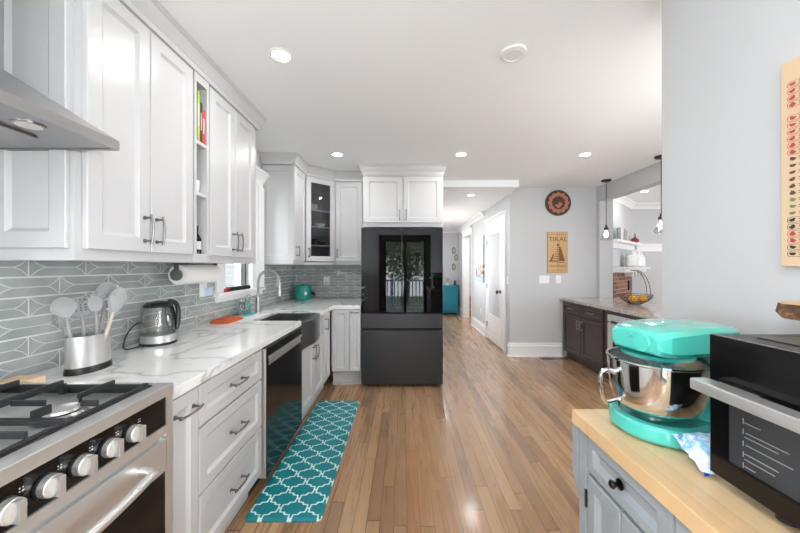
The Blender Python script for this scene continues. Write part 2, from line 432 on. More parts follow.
# baseboards
bprof = [(0, 0), (.016, 0), (.016, .135), (.022, .14), (.022, .16), (.012, .17), (.012, .19), (.004, .205), (0, .205)]
def base(name, path, side=1):
    mb = MB(); mb.sweep(path, bprof, side); mb.sweep(path, [(0.016, 0), (.03, 0), (.026, .018), (.016, .024)], side); struct(name, mb, 'trim')
base('baseboard_sign', [(1.595, 4.83), (1.595, 4.77), (2.36, 4.77)])
base('baseboard_hall', [(1.595, 7.3), (1.595, 6.13)], -1) if False else base('baseboard_hall', [(1.595, 7.3), (1.595, 6.13)])
base('baseboard_hall_far', [(1.595, 9.3), (1.595, 8.48)]); base('baseboard_end', [(.5, 9.3), (1.595, 9.3)])
base('baseboard_right', [(1.10, YR), (1.10, 1.36), (1.26, 1.36)][:2][::-1] and [(1.10, 1.36), (1.10, YR)])
# crown mouldings on walls
cprof = [(0, -.11), (.012, -.11), (.018, -.085), (.055, -.04), (.075, -.03), (.075, -.0), (0, 0)]
def crown(name, path, z, side=1, prof=cprof, mat='trim'):
    mb = MB(); mb.sweep(path, prof, side, z); struct(name, mb, mat)
crown('trim_hall_crown', [(.5, 9.3), (1.595, 9.3), (1.595, 6.25)], 2.425)
crown('trim_dining_crown', [tuple(DA), tuple(DB), (7.4, 5.95)], CH)
# pass-through casing jamb
# ------------------------------------------------------------------ doors of the hall
def casing(name, y0, y1, ztop, x, cap=True):      # on a wall whose face looks to -x
    mb = MB(); w = .115
    for a, b, c, e in ((y0-w+.02, y0, y0-w, y0-w+.02), (y1, y1+w-.02, y1+w-.02, y1+w)): mb.box(x-.022, x, a, b, 0, ztop); mb.box(x-.03, x, c, e, 0, ztop)
    mb.box(x-.022, x, y0-w, y1+w, ztop, ztop+.10)
    mb.sweep([(x, y0-w-.02), (x, y1+w+.02)], [(0, ztop+.10), (.03, ztop+.10), (.035, ztop+.12), (.065, ztop+.15), (.065, ztop+.17), (0, ztop+.17)], -1)
    mb.sweep([(x, y0-w-.005), (x, y1+w+.005)], [(0, ztop-.005), (.03, ztop-.005), (.03, ztop+.012), (0, ztop+.012)], -1)
    return struct(name, mb, 'trim')
casing('trim_door_casing', 5.06, 5.98, 2.03, 1.595)
casing('trim_doorway_casing', 7.42, 8.36, 2.10, 1.595)
jm = MB(); jm.box(1.59, 1.73, 8.345, 8.359, 0, 2.099); jm.box(1.59, 1.73, 7.421, 7.435, 0, 2.099); struct('trim_doorway_jamb', jm, 'trim')
dr = MB(); dr.box(1.575, 1.594, 5.06, 5.98, .015, 2.03, .002)
door1 = struct('door_1', dr, 'trim')
o_ = (1.575, 5.07, .02)
pm = panel_mb((1.571, 5.075, .03), Y1, (-1, 0, 0), .89, .33, t=.004, s=.11); pm2 = panel_mb((1.571, 5.075, .37), Y1, (-1, 0, 0), .89, 1.64, t=.004, s=.11)
dp = obj('door_panel', pm2.add(pm), 'trim', door1)
kb = MB(); kb.lathe([(.032, 0), (.03, .006), (.012, .01), (.011, .035), (.028, .045), (.031, .06), (.022, .072), (.002, .074)], (0, 0, 0), 24)
kb.bm.transform(Matrix.Translation((1.571, 5.16, .93)) @ Matrix.Rotation(-PI/2, 4, 'Y'))
obj('door_knob', kb, 'black', door1, 'black round door knob')
for z in (.28, .98, 1.78):
    h = MB(); h.box(1.562, 1.580, 5.96, 5.985, z-.045, z+.045); obj('hinge', h, 'black', door1, 'black door hinge')
# ------------------------------------------------------------------ windows and rear door
def window_struct(name, o, u, n, w, h, mull=1, depth=.09, fw=.05, fmat='trim'):  # frame set back in the wall
    o, u, n = Vector(o), Vector(u), Vector(n)
    mb = MB()
    mb.obox(o, u, n, 0, w, 0, fw, -depth-.04, -depth); mb.obox(o, u, n, 0, w, h-fw, h, -depth-.04, -depth)
    mb.obox(o, u, n, 0, fw, fw, h-fw, -depth-.04, -depth); mb.obox(o, u, n, w-fw, w, fw, h-fw, -depth-.04, -depth)
    for i in range(mull): q = w*(i+1)/(mull+1); mb.obox(o, u, n, q-.02, q+.02, fw, h-fw, -depth-.035, -depth)
    r = struct(name, mb, fmat)
    g = MB(); g.obox(o, u, n, fw, w-fw, fw, h-fw, -depth-.022, -depth-.018); obj('pane', g, 'pane', r, smooth=False)
    return r
w1 = window_struct('window_1', (XL, WIN[0], WIN[2]), Y1, X1, WIN[1]-WIN[0], WIN[3]-WIN[2], 0, .03, .03)
m = MB(); m.box(XL-.068, XL-.028, WIN[1]-.035, WIN[1]-.012, WIN[2]+.03, WIN[3]-.03); obj('dark_jamb_strip', m, 'black', w1)  # dark strip along the far side of the opening
window_struct('added_window_2', (XL, -1.45, 1.0), Y1, X1, 1.1, 1.25, 1)  # unseen window added to let fill light in near the camera
window_struct('added_window_3', (1.10, -1.45, .5), Y1, (-1, 0, 0), 1.15, 1.75, 1)  # second unseen window, added opposite for more fill
window_struct('window_4', (7.4, 3.0, .9), Y1, (-1, 0, 0), 1.6, 1.2, 1)
window_struct('added_window_6', (1.4, 1.36, .65), X1, Y1, 1.3, 1.6, 1)  # invented nook window, out of view, to light the sign wall
cs = MB()      # casing, head, stool and apron of the window over the sink
cs.box(XL, XL+.025, WIN[0]-.115, WIN[0], 1.13, 2.15, .003); cs.box(XL, XL+.025, WIN[1], WIN[1]+.11, 1.13, 2.15, .003)
cs.box(XL, XL+.04, WIN[1]+.11, WIN[1]+.235, 1.13, 2.15, .003)
cs.box(XL, XL+.028, WIN[0]-.115, WIN[1]+.235, 2.15, 2.25, .003)
cs.sweep([(XL, WIN[1]+.25), (XL, WIN[0]-.13)], [(0, 2.20), (.03, 2.20), (.04, 2.22), (.075, 2.27), (.085, 2.275), (.085, 2.30), (0, 2.30)], -1)
cs.box(XL-.09, XL+.05, WIN[0]-.14, WIN[1]+.25, 1.10, 1.13, .004); cs.box(XL, XL+.022, WIN[0]-.115, WIN[1]+.235, 1.055, 1.10, .003)
struct('trim_window_casing', cs, 'trim')
# rear sliding door behind the camera (seen in the refrigerator's reflection)
rd = MB()
rd.box(-.56, .66, YR-.13, YR-.05, 2.03, 2.1); rd.box(-.56, .66, YR-.13, YR-.05, .02, .08)
for a, b in ((-.56, -.47), (.57, .66), (.02, .09)): rd.box(a, b, YR-.13, YR-.05, .08, 2.03)
d2 = struct('door_2', rd, plain('dark_bronze_frame', (48, 46, 45), .4))
g = MB(); g.box(-.47, .02, YR-.10, YR-.096, .08, 2.03); obj('glass_pane', g, 'pane', d2, smooth=False)
g = MB(); g.box(.09, .57, YR-.08, YR-.076, .08, 2.03); obj('glass_pane', g, 'pane', d2, smooth=False)
cz = MB(); cz.box(-.66, -.56, YR, YR+.02, 0, 2.2); cz.box(.66, .76, YR, YR+.02, 0, 2.2); cz.box(-.66, .76, YR, YR+.02, 2.1, 2.2); struct('trim_rear_door', cz, 'espresso')
# outside: deck, railing, trees, neighbouring house
dk = MB(); dk.box(-3, 3, YR-3.0, YR-.15, -.25, -.03); struct('ground_deck', dk, strips('grey_deck_boards', .14, [(150, 150, 148), (165, 164, 160)], 1, 0, rough=.7))
rl = thing('deck_railing', 'pale blue-white deck railing outside the glass door, seen mirrored in the black refrigerator', 'railing', (0, YR-1.5, -.03))
M['rail'] = plain('pale_rail_paint', (170, 200, 232), .5, .02)
q = MB(); q.box(-2.9, 2.9, YR-1.55, YR-1.46, .87, .91, .004); q.box(-2.9, 2.9, YR-1.53, YR-1.48, .06, .1); obj('rail', q, 'rail', rl)
for i in range(3):
    q = MB(); x = -1.9+i*1.5; q.box(x, x+.09, YR-1.55, YR-1.46, -.03, 1.0, .004); obj('post', q, 'rail', rl)
for i in range(36):
    x = -1.9+i*.115; q = MB(); q.box(x, x+.035, YR-1.52, YR-1.485, .1, .87); obj('baluster', q, 'rail', rl)
M['bark'] = plain('tree_bark', (90, 74, 60), .9, .2, 20)
gl_ = NG('tree_leaves'); gl_.set(color=gl_.mix(gl_.noise(scale=3), srgb(90, 112, 76), srgb(190, 204, 168)), rough=.6); M['leaf'] = gl_.m
def tree(x, y, h, r, n, label):
    t = thing('leafy_tree', label, 'tree', (x, y, -.8), 'trees beyond the deck')
    q = MB(); q.tube([(x, y, -.8), (x+.1, y, h*.35), (x-.05, y, h*.8)], [.16, .12, .04], 10)
    for k in range(5):
        a = k*1.3; q.tube([(x, y, h*.35+k*.2), (x+math.cos(a)*r*.6, y+math.sin(a)*r*.5, h*.5+k*.35)], [.06, .02], 6)
    obj('trunk', q, 'bark', t)
    q = MB()
    for i in range(n):
        a, b, rr = random.uniform(0, 2*PI), random.uniform(-1, 1), random.random()**.5
        c = Vector((x+math.cos(a)*math.sqrt(1-b*b)*r*rr, y+math.sin(a)*math.sqrt(1-b*b)*r*.7*rr, h*.62+b*h*.46*rr))
        d = Vector((random.gauss(0, 1), random.gauss(0, 1), random.gauss(0, 1))).normalized(); e = d.orthogonal().normalized(); s_ = random.uniform(.05, .1)
        q.poly([c-d*s_, c+e*s_*.5, c+d*s_, c-e*s_*.5])
    o = obj('crown', q, 'leaf', t, smooth=False); o['kind'] = 'stuff'
tree(-3.2, -6.0, 4.4, 1.7, 2600, 'leafy tree outside on the left of the deck, mirrored in the refrigerator door')
tree(.1, -6.4, 4.2, 1.6, 9000, 'leafy tree outside behind the middle of the deck, mirrored in the refrigerator')
tree(3.3, -6.4, 4.0, 1.6, 2400, 'leafy tree outside on the right of the deck')
yd = MB(); yd.box(-16, 16, -16, YR-.16, -.9, -.8); yd.box(-16, -1.64, -2, 12, -.9, -.8); struct('ground', yd, plain('lawn', (84, 104, 62), .9, .2, 3))
nb = MB(); nb.box(-6.2, -4.2, -.5, 9, -.8, 4.6)
for k in range(36): nb.box(-4.2, -4.185, -.5, 9, -.7+k*.145, -.7+k*.145+.012)
nbt = thing('neighbouring_house', 'grey clapboard house glimpsed outside the window over the sink', 'house', (-5.2, 4, -.8))
obj('siding', nb, plain('grey_siding', (76, 78, 80), .7), nbt, smooth=False)
# ------------------------------------------------------------------ backsplash
def tiles(mb, o, u, n, a0, a1, z0, z1, ph=.0075):
    o, u, n = Vector(o), Vector(u), Vector(n); TW, TH, G = .2275, .078, .0033
    P = lambda a, b, c: o+u*a+Vector((0, 0, b))+n*c
    t = MB(); r0 = int((z0-.908)//TH); r1 = int((z1-.908)//TH)+1
    for r in range(r0, r1):
        zb = .908+r*TH; off = ph + (TW/2 if r % 2 else 0)
        i = math.floor((a0-off)/TW)
        while off+i*TW < a1:
            A, B = off+i*TW+G, off+(i+1)*TW-G; C, D = zb+G, zb+TH-G; zm = (C+D)/2; i += 1
            e, h, k = .052, .0085, .003
            t.mi = 0
            p1, p2 = P(A+e, zm, h), P(B-e, zm, h)
            c = [P(A, C, k), P(B, C, k), P(B, D, k), P(A, D, k)]; b_ = [P(A, C, 0), P(B, C, 0), P(B, D, 0), P(A, D, 0)]
            t.poly([c[0], c[1], p2, p1]); t.poly([c[3], p1, p2, c[2]]); t.poly([c[0], p1, c[3]]); t.poly([c[1], c[2], p2])
            for q in range(4): t.poly([b_[q], b_[(q+1) % 4], c[(q+1) % 4], c[q]])
            t.mi = 1; w = .0021; hh = h+.0012
            def strip(pts):
                for (x0, y0, h0), (x1, y1, h1) in zip(pts, pts[1:]):
                    dx, dy = x1-x0, y1-y0; L = math.hypot(dx, dy); nx, ny = -dy/L*w, dx/L*w
                    t.poly([P(x0-nx, y0-ny, h0), P(x1-nx, y1-ny, h1), P(x1+nx, y1+ny, h1), P(x0+nx, y0+ny, h0)])
            strip([(A+e-.004, zm, hh), (B-e+.004, zm, hh)])
            for X, sg in ((A, 1), (B, -1)):
                for Z in (C+.001, D-.001):
                    strip([(X+sg*.001, Z, k+.002), (X+sg*e*.42, zm+(Z-zm)*.42, h*.62+.002), (X+sg*e*.72, zm+(Z-zm)*.16, h*.88+.0015), (X+sg*e, zm, hh)])
    for co, no in ((P(a0, 0, 0), -u), (P(a1, 0, 0), u), (P(0, z0, 0), Vector((0, 0, -1))), (P(0, z1, 0), Vector((0, 0, 1)))):
        bmesh.ops.bisect_plane(t.bm, geom=t.bm.verts[:]+t.bm.edges[:]+t.bm.faces[:], plane_co=co, plane_no=no, clear_outer=True)
    mb.add(t)
    k = mb.mi; mb.mi = 2; mb.obox(o, u, n, a0, a1, z0, z1, -.004, .0012); mb.mi = k
bs = MB(); o0 = (XL+.005, 0, 0)
tiles(bs, o0, Y1, X1, 0, WIN[0]-.116, .914, 1.362); tiles(bs, o0, Y1, X1, WIN[0]-.116, WIN[1]+.236, .914, 1.055)
tiles(bs, o0, Y1, X1, WIN[1]+.236, YB-.001, .914, 1.362); struct('wall_backsplash_left', bs, ['tile', 'tileridge', 'grout'])
bs = MB(); tiles(bs, (0, YB-.005, 0), X1, (0, -1, 0), XL+.012, -.47, .914, 1.362, .03)
struct('wall_backsplash_back', bs, ['tile', 'tileridge', 'grout'])
# ------------------------------------------------------------------ left base cabinets and worktop
XF = -.82
def base_body(root, y0, y1, ztop=.873, xf=XF, zb=.14, sides=None):
    mb = MB(); mb.box(XL+.003, xf-.021, y0+.001, y1-.001, zb-.01, ztop); mb.box(XL+.003, xf-.08, y0+.001, y1-.001, 0, zb-.01)
    return obj('body', mb, 'cab', root)
t = thing('base_cabinet', 'narrow white pull-out base cabinet between the range and the three-drawer cabinet', 'cabinet', (-1.15, 1.2, 0), 'white base cabinets')
base_body(t, 1.112, 1.288); door_part(t, (XF, 1.114, .14), Y1, X1, .172, .72, .086, .655, False, s=.05)
t = thing('base_cabinet', 'white three-drawer base cabinet between the narrow pull-out and the dishwasher', 'cabinet', (-1.15, 1.57, 0), 'white base cabinets')
base_body(t, 1.288, 1.862)
for z0, z1 in ((.14, .41), (.416, .683), (.69, .86)):
    door_part(t, (XF, 1.291, z0), Y1, X1, .568, z1-z0, .284, (z1-z0)/2, False, 'drawer', s=.05)
t = thing('dishwasher', 'dark dishwasher with a pale pocket handle beside the farmhouse sink', 'dishwasher', (-1.15, 2.2, 0))
q = MB(); q.box(XL+.003, -.85, 1.868, 2.528, .1, .868); q.box(XL+.003, -.9, 1.868, 2.528, 0, .1); obj('body', q, 'black', t)
q = MB(); q.box(-.848, -.802, 1.87, 2.526, .1, .86, .003); dwd = obj('door', q, ['steelv'], t)
q = MB(); q.box(-.803, -.7975, 1.876, 2.524, .102, .752); q.box(-.803, -.7975, 1.876, 2.524, .808, .858); q.box(-.803, -.7975, 1.876, 1.90, .752, .808); q.box(-.803, -.7975, 2.505, 2.524, .752, .808); obj('front_panel', q, 'dwsteel', dwd)
q = MB(); q.box(-.802, -.80, 1.90, 2.505, .752, .808); q.box(-.80, -.788, 1.90, 2.505, .795, .808, .002); obj('pocket_handle', q, 'steel', dwd)
t = thing('sink_cabinet', 'white two-door cabinet under the stainless farmhouse sink', 'cabinet', (-1.15, 2.9, 0), 'white base cabinets')
q = MB(); q.box(XL+.003, -.825, 2.532, 3.235, .13, .672); q.box(XL+.003, -.88, 2.532, 3.235, 0, .13)
q.box(-1.0, -.825, 3.075, 3.235, .672, .872); obj('body', q, 'cab', t)
door_part(t, (-.804, 2.54, .14), Y1, X1, .343, .528, .31, .43); door_part(t, (-.804, 2.889, .14), Y1, X1, .343, .528, .033, .43)
t = thing('base_cabinet', 'slim white base cabinet in the corner between the sink and the back run', 'cabinet', (-1.15, 3.4, 0), 'white base cabinets')
base_body(t, 3.24, 3.55, xf=-.80); door_part(t, (-.80, 3.245, .15), Y1, X1, .26, .71, .04, .6, s=.045)
t = thing('base_cabinet', 'white two-door base cabinet on the back wall beside the black refrigerator', 'cabinet', (-.63, 4, 0), 'white base cabinets')
q = MB(); q.box(-.80, -.47, 3.574, YB-.01, .17, .873); q.box(-.80, -.47, 3.66, YB-.01, 0, .17); q.box(-.80, -.47, 3.64, 3.66, 0, .03); obj('body', q, 'cab', t)
door_part(t, (-.790, 3.552, .175), X1, (0, -1, 0), .192, .688, None, None, s=.045)
door_part(t, (-.594, 3.552, .175), X1, (0, -1, 0), .122, .688, .061, .655, False, s=.035, L=.1)
t = MB(); t.prism([(XL, 1.107), (-.80, 1.107), (-.80, 2.515), (-1.205, 2.515), (-1.205, 3.078), (-.765, 3.078), (-.765, 3.52), (-.468, 3.52), (-.468, YB), (XL, YB)], .874, .914, .003)
o = obj('countertop', t, 'quartz', smooth=True); tag(rooted(o, (-1.1, 2.5, .874)), 'white quartz worktop with grey veins running from the range to the refrigerator', 'countertop')
# sink
t = thing('farmhouse_sink', 'dark stainless farmhouse sink with a curved apron front', 'sink', (-1.0, 2.79, .68))
ay0, ay1 = 2.534, 3.072; apr = []
for i in range(17):
    f = i/16; apr.append((-.80+.045*math.sin(PI*f)**.8, ay0+(ay1-ay0)*f))
q = MB(); q.prism([(-.86, ay0)]+apr+[(-.86, ay1)], .685, .893, 0); obj('apron', q, 'sink', t)
q = MB(); W_ = .004
q.prism([(-.86, ay0), (-.835, ay0), (-.835, ay1), (-.86, ay1)], .87, .893)
for a in ((-1.2, -.86, ay0, ay0+.012), (-1.2, -.86, ay1-.012, ay1), (-1.2, -1.188, ay0, ay1), (-.872, -.86, ay0, ay1)): q.box(a[0], a[1], a[2], a[3], .69, .893)
q.box(-1.2, -.86, ay0, ay1, .68, .69); obj('basin', q, 'sink', t)
q = MB(); q.lathe([(.045, .690), (.045, .694), (.03, .692), (.002, .692)], (-1.03, 2.79, 0), 24); obj('drain', q, 'chrome', t)
# faucet
t = thing('spring_faucet', 'tall chrome spring faucet arching over the farmhouse sink', 'faucet', (-1.355, 2.99, .914))
fx, fy = -1.355, 2.99
q = MB(); q.lathe([(.03, .914), (.03, .925), (.02, .93), (.019, 1.06), (.012, 1.065), (.012, 1.1)], (fx, fy, 0), 24); q.cyl((fx, fy, 1.142), (fx+.105, fy, 1.142), .004, n=8); q.cyl((fx, fy, 1.1), (fx, fy, 1.15), .006, n=8); obj('stem', q, 'nickel', t)
arc = [(fx, fy, 1.10+.0*i) for i in range(1)] + [(fx, fy, 1.1+.1*i/5) for i in range(1, 6)] + [(fx+.1-.1*math.cos(a), fy, 1.20+.1*math.sin(a)) for a in [PI*i/20 for i in range(1, 21)]] + [(fx+.2, fy, 1.17)]
coil = []
pts = [Vector(p) for p in arc]; cum = [0]
for a, b in zip(pts, pts[1:]): cum.append(cum[-1]+(b-a).length)
K = 420
for k in range(K+1):
    s_ = cum[-1]*k/K; j = max(i for i in range(len(cum)) if cum[i] <= s_ + 1e-9); j = min(j, len(pts)-2)
    f = (s_-cum[j])/(cum[j+1]-cum[j]); p = pts[j].lerp(pts[j+1], f); d = (pts[j+1]-pts[j]).normalized(); e = Vector((0, 1, 0)); g_ = d.cross(e)
    a = 2*PI*k/12; coil.append(p+(e*math.cos(a)+g_*math.sin(a))*.0125)
q = MB(); q.tube(coil, .0028, 5); q.tube(pts, .006, 8); obj('spring_hose', q, 'nickel', t)
q = MB(); q.lathe([(.014, 1.18), (.015, 1.12), (.019, 1.09), (.019, 1.065), (.014, 1.06)], (fx+.2, fy, 0), 20); obj('spray_head', q, 'nickel', t)
q = MB(); q.tube([(fx, fy-.02, .98), (fx+.01, fy-.05, .99), (fx+.02, fy-.1, 1.02)], .006, 8); obj('lever', q, 'nickel', t)
# ------------------------------------------------------------------ left wall cabinets
XU = -1.13
kprof = [(0, 2.405), (.006, 2.405), (.008, 2.43), (.012, 2.435), (.03, 2.465), (.036, 2.49), (.042, 2.495), (.042, CH), (0, CH)]
def upper_body(root, y0, y1, x1=XU-.021, top=CH-.001, zb=1.362):
    q = MB(); q.box(XL+.003, XU-.001, y0+.0005, y1-.0005, 2.403, top); q.box(XL+.003, x1, y0+.0005, y1-.0005, zb, top); return obj('body', q, 'cab', root)
LG = 'white wall cabinets'
t = thing('wall_cabinet', 'white two-door wall cabinet between the range hood and the open book shelf', 'cabinet', (-1.3, 1.43, 1.362), LG)
upper_body(t, 1.12, 1.735)
obj('end_panel', panel_mb((-1.435, 1.105, 1.403), X1, (0, -1, 0), .27, 1.0, t=.0145), 'cab', t)
door_part(t, (XU, 1.145, 1.403), Y1, X1, .287, .997, .255, .1); door_part(t, (XU, 1.435, 1.403), Y1, X1, .290, .997, .032, .1)
t = thing('open_shelf_unit', 'narrow white open shelf unit holding upright books and a dark bottle', 'shelf', (-1.3, 1.8, 1.362), LG)
q = MB(); a, b = 1.736, 1.864
q.box(XL+.012, XU-.001, a, a+.018, 1.41, 2.36); q.box(XL+.012, XU-.001, b-.018, b, 1.41, 2.36); q.box(XL+.003, XL+.012, a, b, 1.362, CH-.001); q.box(XL+.012, XU-.001, a, b, 1.362, 1.41); q.box(XL+.012, XU-.001, a, b, 2.36, CH-.001)
obj('body', q, 'cab', t)
for z in (1.735, 2.02): q = MB(); q.box(XL+.012, XU-.004, a+.018, b-.018, z, z+.018); obj('shelf', q, 'cab', t)
t = thing('wall_cabinet', 'white two-door wall cabinet between the book shelf and the sink window', 'cabinet', (-1.3, 2.15, 1.362), LG)
upper_body(t, 1.866, 2.50); door_part(t, (XU, 1.875, 1.403), Y1, X1, .28, .997, .25, .1); door_part(t, (XU, 2.158, 1.403), Y1, X1, .28, .997, .03, .1)
crown('trim_cabinet_crown_left', [(XL+.003, 1.12), (XU, 1.12), (XU, 2.50), (XL+.003, 2.50)], 0, 1, kprof, 'cab')
YC = 3.34
t = thing('wall_cabinet', 'white single-door wall cabinet past the sink window, its side panel facing the room', 'cabinet', (-1.3, 3.5, 1.362), LG)
upper_body(t, YC+.012, 3.715)
obj('end_panel', panel_mb((-1.47, YC, 1.40), X1, (0, -1, 0), .335, 1.0, t=.0118, s=.055, d=.008), 'cab', t)
door_part(t, (XU, YC+.015, 1.403), Y1, X1, .355, .997, .035, .1, L=.11)
# diagonal glass cabinet
P0, P1 = Vector((XU, 3.722, 0)), Vector((-.85, 3.985, 0)); du = (P1-P0).normalized(); dnn = Vector((du.y, -du.x, 0)); wd_ = (P1-P0).length
t = thing('glass_cabinet', 'white diagonal corner wall cabinet with a glass door and dishes inside', 'cabinet', (-1.25, 4.1, 1.362), LG)
q = MB(); bk = [(XL+.003, 3.722), (XU-.02, 3.722), (-.852, 4.0), (-.852, YB-.003), (XL+.003, YB-.003)]
q.prism([(XL+.003, 3.722), (XU-.001, 3.722), (-.851, 3.984), (-.851, YB-.003), (XL+.003, YB-.003)], 2.40, CH-.001); q.prism(bk, 1.362, 1.39); q.prism(bk, 2.38, CH-.001)
q.box(XL+.003, XL+.014, 3.722, YB-.003, 1.39, 2.38); q.box(XL+.014, -.852, YB-.014, YB-.003, 1.39, 2.38); q.box(XL+.014, XU-.02, 3.722, 3.732, 1.39, 2.38); q.box(-.862, -.852, 4.0, YB-.014, 1.39, 2.38)
obj('body', q, ['cab'], t)
SH = (1.60, 1.82, 2.02)
for z in SH: q = MB(); q.prism([(XL+.015, 3.734), (XU-.03, 3.734), (-.865, 4.01), (-.865, YB-.015), (XL+.015, YB-.015)], z-.012, z); obj('shelf', q, 'cab', t)
do = P0 + dnn*.004 + Vector((0, 0, 1.403)) + du*.004
w, h = wd_-.008, .99; s_ = .06; q = MB()
for a in ((0, s_, 0, h), (w-s_, w, 0, h), (s_, w-s_, 0, s_), (s_, w-s_, h-s_, h)): q.obox(do, du, dnn, a[0], a[1], a[2], a[3], -.02, 0)
gd = obj('door', q, 'cab', t, smooth=False)
q = MB(); q.obox(do, du, dnn, s_, w-s_, s_, h-s_, -.012, -.009); obj('glass_pane', q, 'greypane', gd, smooth=False)
obj('handle', pull_mb(do+du*.028+Vector((0, 0, .1)), Z1, dnn, .11), 'pewter', gd)
t = thing('wall_cabinet', 'white single-door wall cabinet on the back wall between the glass cabinet and refrigerator', 'cabinet', (-.68, 4.15, 1.362), LG)
q = MB(); q.box(-.848, -.485, 4.001, YB-.003, 1.362, CH-.001); q.box(-.848, -.485, 3.981, 4.001, 2.398, CH-.001); obj('body', q, 'cab', t)
door_part(t, (-.842, 3.98, 1.403), X1, (0, -1, 0), .335, .99, .03, .1, L=.11)
t = thing('wall_cabinet', 'white two-door cabinet above the black refrigerator', 'cabinet', (0, 4.0, 1.8), LG)
q = MB(); q.box(-.468, .468, 3.722, YB-.003, 1.80, CH-.001, 0); q.box(-.468, .468, 3.703, 3.722, 2.39, CH-.001); obj('body', q, 'cab', t)
door_part(t, (-.452, 3.70, 1.845), X1, (0, -1, 0), .449, .54, .415, .09, L=.13); door_part(t, (.003, 3.70, 1.845), X1, (0, -1, 0), .449, .54, .034, .09, L=.13)
crown('trim_cabinet_crown_corner', [(XL+.003, YC), (XU, YC), (XU, 3.722), (-.85, 3.985), (-.485, 3.985)], 0, 1, kprof, 'cab')
crown('trim_cabinet_crown_fridge', [(-.469, YB-.003), (-.469, 3.702), (.469, 3.702), (.469, YB-.003)], 0, 1, kprof, 'cab')
# ------------------------------------------------------------------ refrigerator
t = thing('refrigerator', 'tall black glass and dark steel four-door refrigerator', 'refrigerator', (0, 3.95, 0))
FX0, FX1, FY = -.462, .442, 3.54
q = MB(); q.box(FX0+.006, FX1-.006, FY+.06, 4.33, .05, 1.755, .004); obj('body', q, 'black', t)
for a, b in ((FX0, -.012), (-.008, FX1)):
    q = MB(); q.box(a, b, FY, FY+.055, .832, 1.766, .004); obj('door', q, 'fridge_glass', t, 'glossy black glass upper door')
q = MB(); q.box(FX0, FX1, FY+.03, FY+.055, .64, .832); obj('recess', q, 'blackgloss', t)
for z0, z1 in ((.655, .812), (.034, .628)):
    q = MB(); q.box(FX0, FX1, FY, FY+.055, z0, z1, .004); d = obj('drawer', q, 'darksteel', t)
    q = MB(); q.box(FX0+.004, FX1-.004, FY+.002, FY+.03, z1+.001, z1+.006); obj('grip', q, 'black', d)
for x in (FX0+.08, FX1-.08):
    for y in (FY+.1, 4.2): q = MB(); q.cyl((x, y, 0), (x, y, .05), .022, n=14); obj('foot', q, 'black', t)
# ------------------------------------------------------------------ gas range
t = thing('gas_range', 'stainless gas range with black control panel and iron grates', 'range', (-1.13, .725, 0))
RY0, RY1 = .345, 1.103
q = MB(); q.box(XL+.016, -.805, RY0, RY1, .03, .905); obj('body', q, 'steelv', t)
q = MB(); WX0, WX1, WY0, WY1 = -1.41, -.842, .375, 1.073
q.box(XL+.016, WX0, RY0, RY1, .905, .94); q.box(WX1, -.79, RY0, RY1, .905, .94, .003); q.box(WX0, WX1, RY0, WY0, .905, .94); q.box(WX0, WX1, WY1, RY1, .905, .94); q.box(WX0, WX1, WY0, WY1, .905, .918)
obj('cooktop', q, 'steel', t)
q = MB()
for a in ((WX0, WX1, WY0, WY0+.007), (WX0, WX1, WY1-.007, WY1), (WX0, WX0+.007, WY0, WY1), (WX1-.007, WX1, WY0, WY1)): q.box(a[0], a[1], a[2], a[3], .918, .943, .001)
obj('gasket', q, 'black', t)
for bx, by, br in ((-.955, .895, .042), (-1.27, .895, .034), (-1.11, .725, .05), (-.955, .55, .034), (-1.27, .55, .042)):
    q = MB(); q.lathe([(br*1.45, .918), (br*1.35, .924), (br*1.05, .934), (br*.98, .935)], (bx, by, 0), 32); bb = obj('burner', q, 'nickel', t)
    q = MB(); q.lathe([(br*.95, .935), (br*.97, .938), (br*.9, .944), (br*.3, .947), (.002, .947)], (bx, by, 0), 32); obj('burner_cap', q, 'steel', bb)
    q = MB(); q.lathe([(br*1.0, .9345), (br*1.0, .9365), (br*.9, .9365)], (bx, by, 0), 32); q.cyl((bx, by+br*1.25, .92), (bx, by+br*1.25, .95), .004, n=8); obj('igniter', q, 'black', bb)
def bar(q, x0, y0, x1, y1, z0=.938, z1=.950, w=.0045):
    d = Vector((x1-x0, y1-y0, 0)); L = d.length; d.normalize(); n = Vector((-d.y, d.x, 0))
    q.obox((x0, y0, 0), d, n, 0, L, z0, z1, -w, w, .002)
def grate(y0, y1, burners, x0=WX0+.015, x1=WX1-.012):
    q = MB()
    bar(q, x0, y0, x1, y0); bar(q, x0, y1, x1, y1); bar(q, x0, y0, x0, y1); bar(q, x1, y0, x1, y1)
    xm = (x0+x1)/2; ym = (y0+y1)/2
    if len(burners) > 1: bar(q, xm, y0, xm, y1, .945, .966)
    for bx, by in burners:
        r = .046
        bar(q, bx, y0, bx, by-r*.6, .944, .968); bar(q, bx, by+r, bx, y1, .950, .966)
        xa = x0 if bx < xm else xm; xb = xm if bx < xm else x1
        if len(burners) == 1: xa, xb = x0, x1
        bar(q, xa+.03, by, bx-r, by, .950, .966); bar(q, bx+r*1.2, by, xb, by, .950, .966)
    for x in (x0, x1, xm):
        for y in (y0, y1): q.box(x-.008, x+.008, y-.007, y+.007, .919, .953, .002)
    return obj('grate', q, 'iron', t)
grate(.84-.018, 1.058, [(-.955, .895), (-1.27, .895)]); grate(.625, .81, [(-1.11, .725)]); grate(.388, .615, [(-.955, .55), (-1.27, .55)])
q = MB(); q.box(-.812, -.796, RY0+.03, RY1-.03, .81, .904); obj('control_panel', q, 'blackgloss', t)
q = MB(); q.box(-.81, -.792, RY0, RY0+.03, .03, .905); q.box(-.81, -.792, RY1-.03, RY1, .03, .905); q.box(-.812, -.79, RY0+.03, RY1-.03, .782, .81, .002); obj('front_trim', q, 'steel', t)
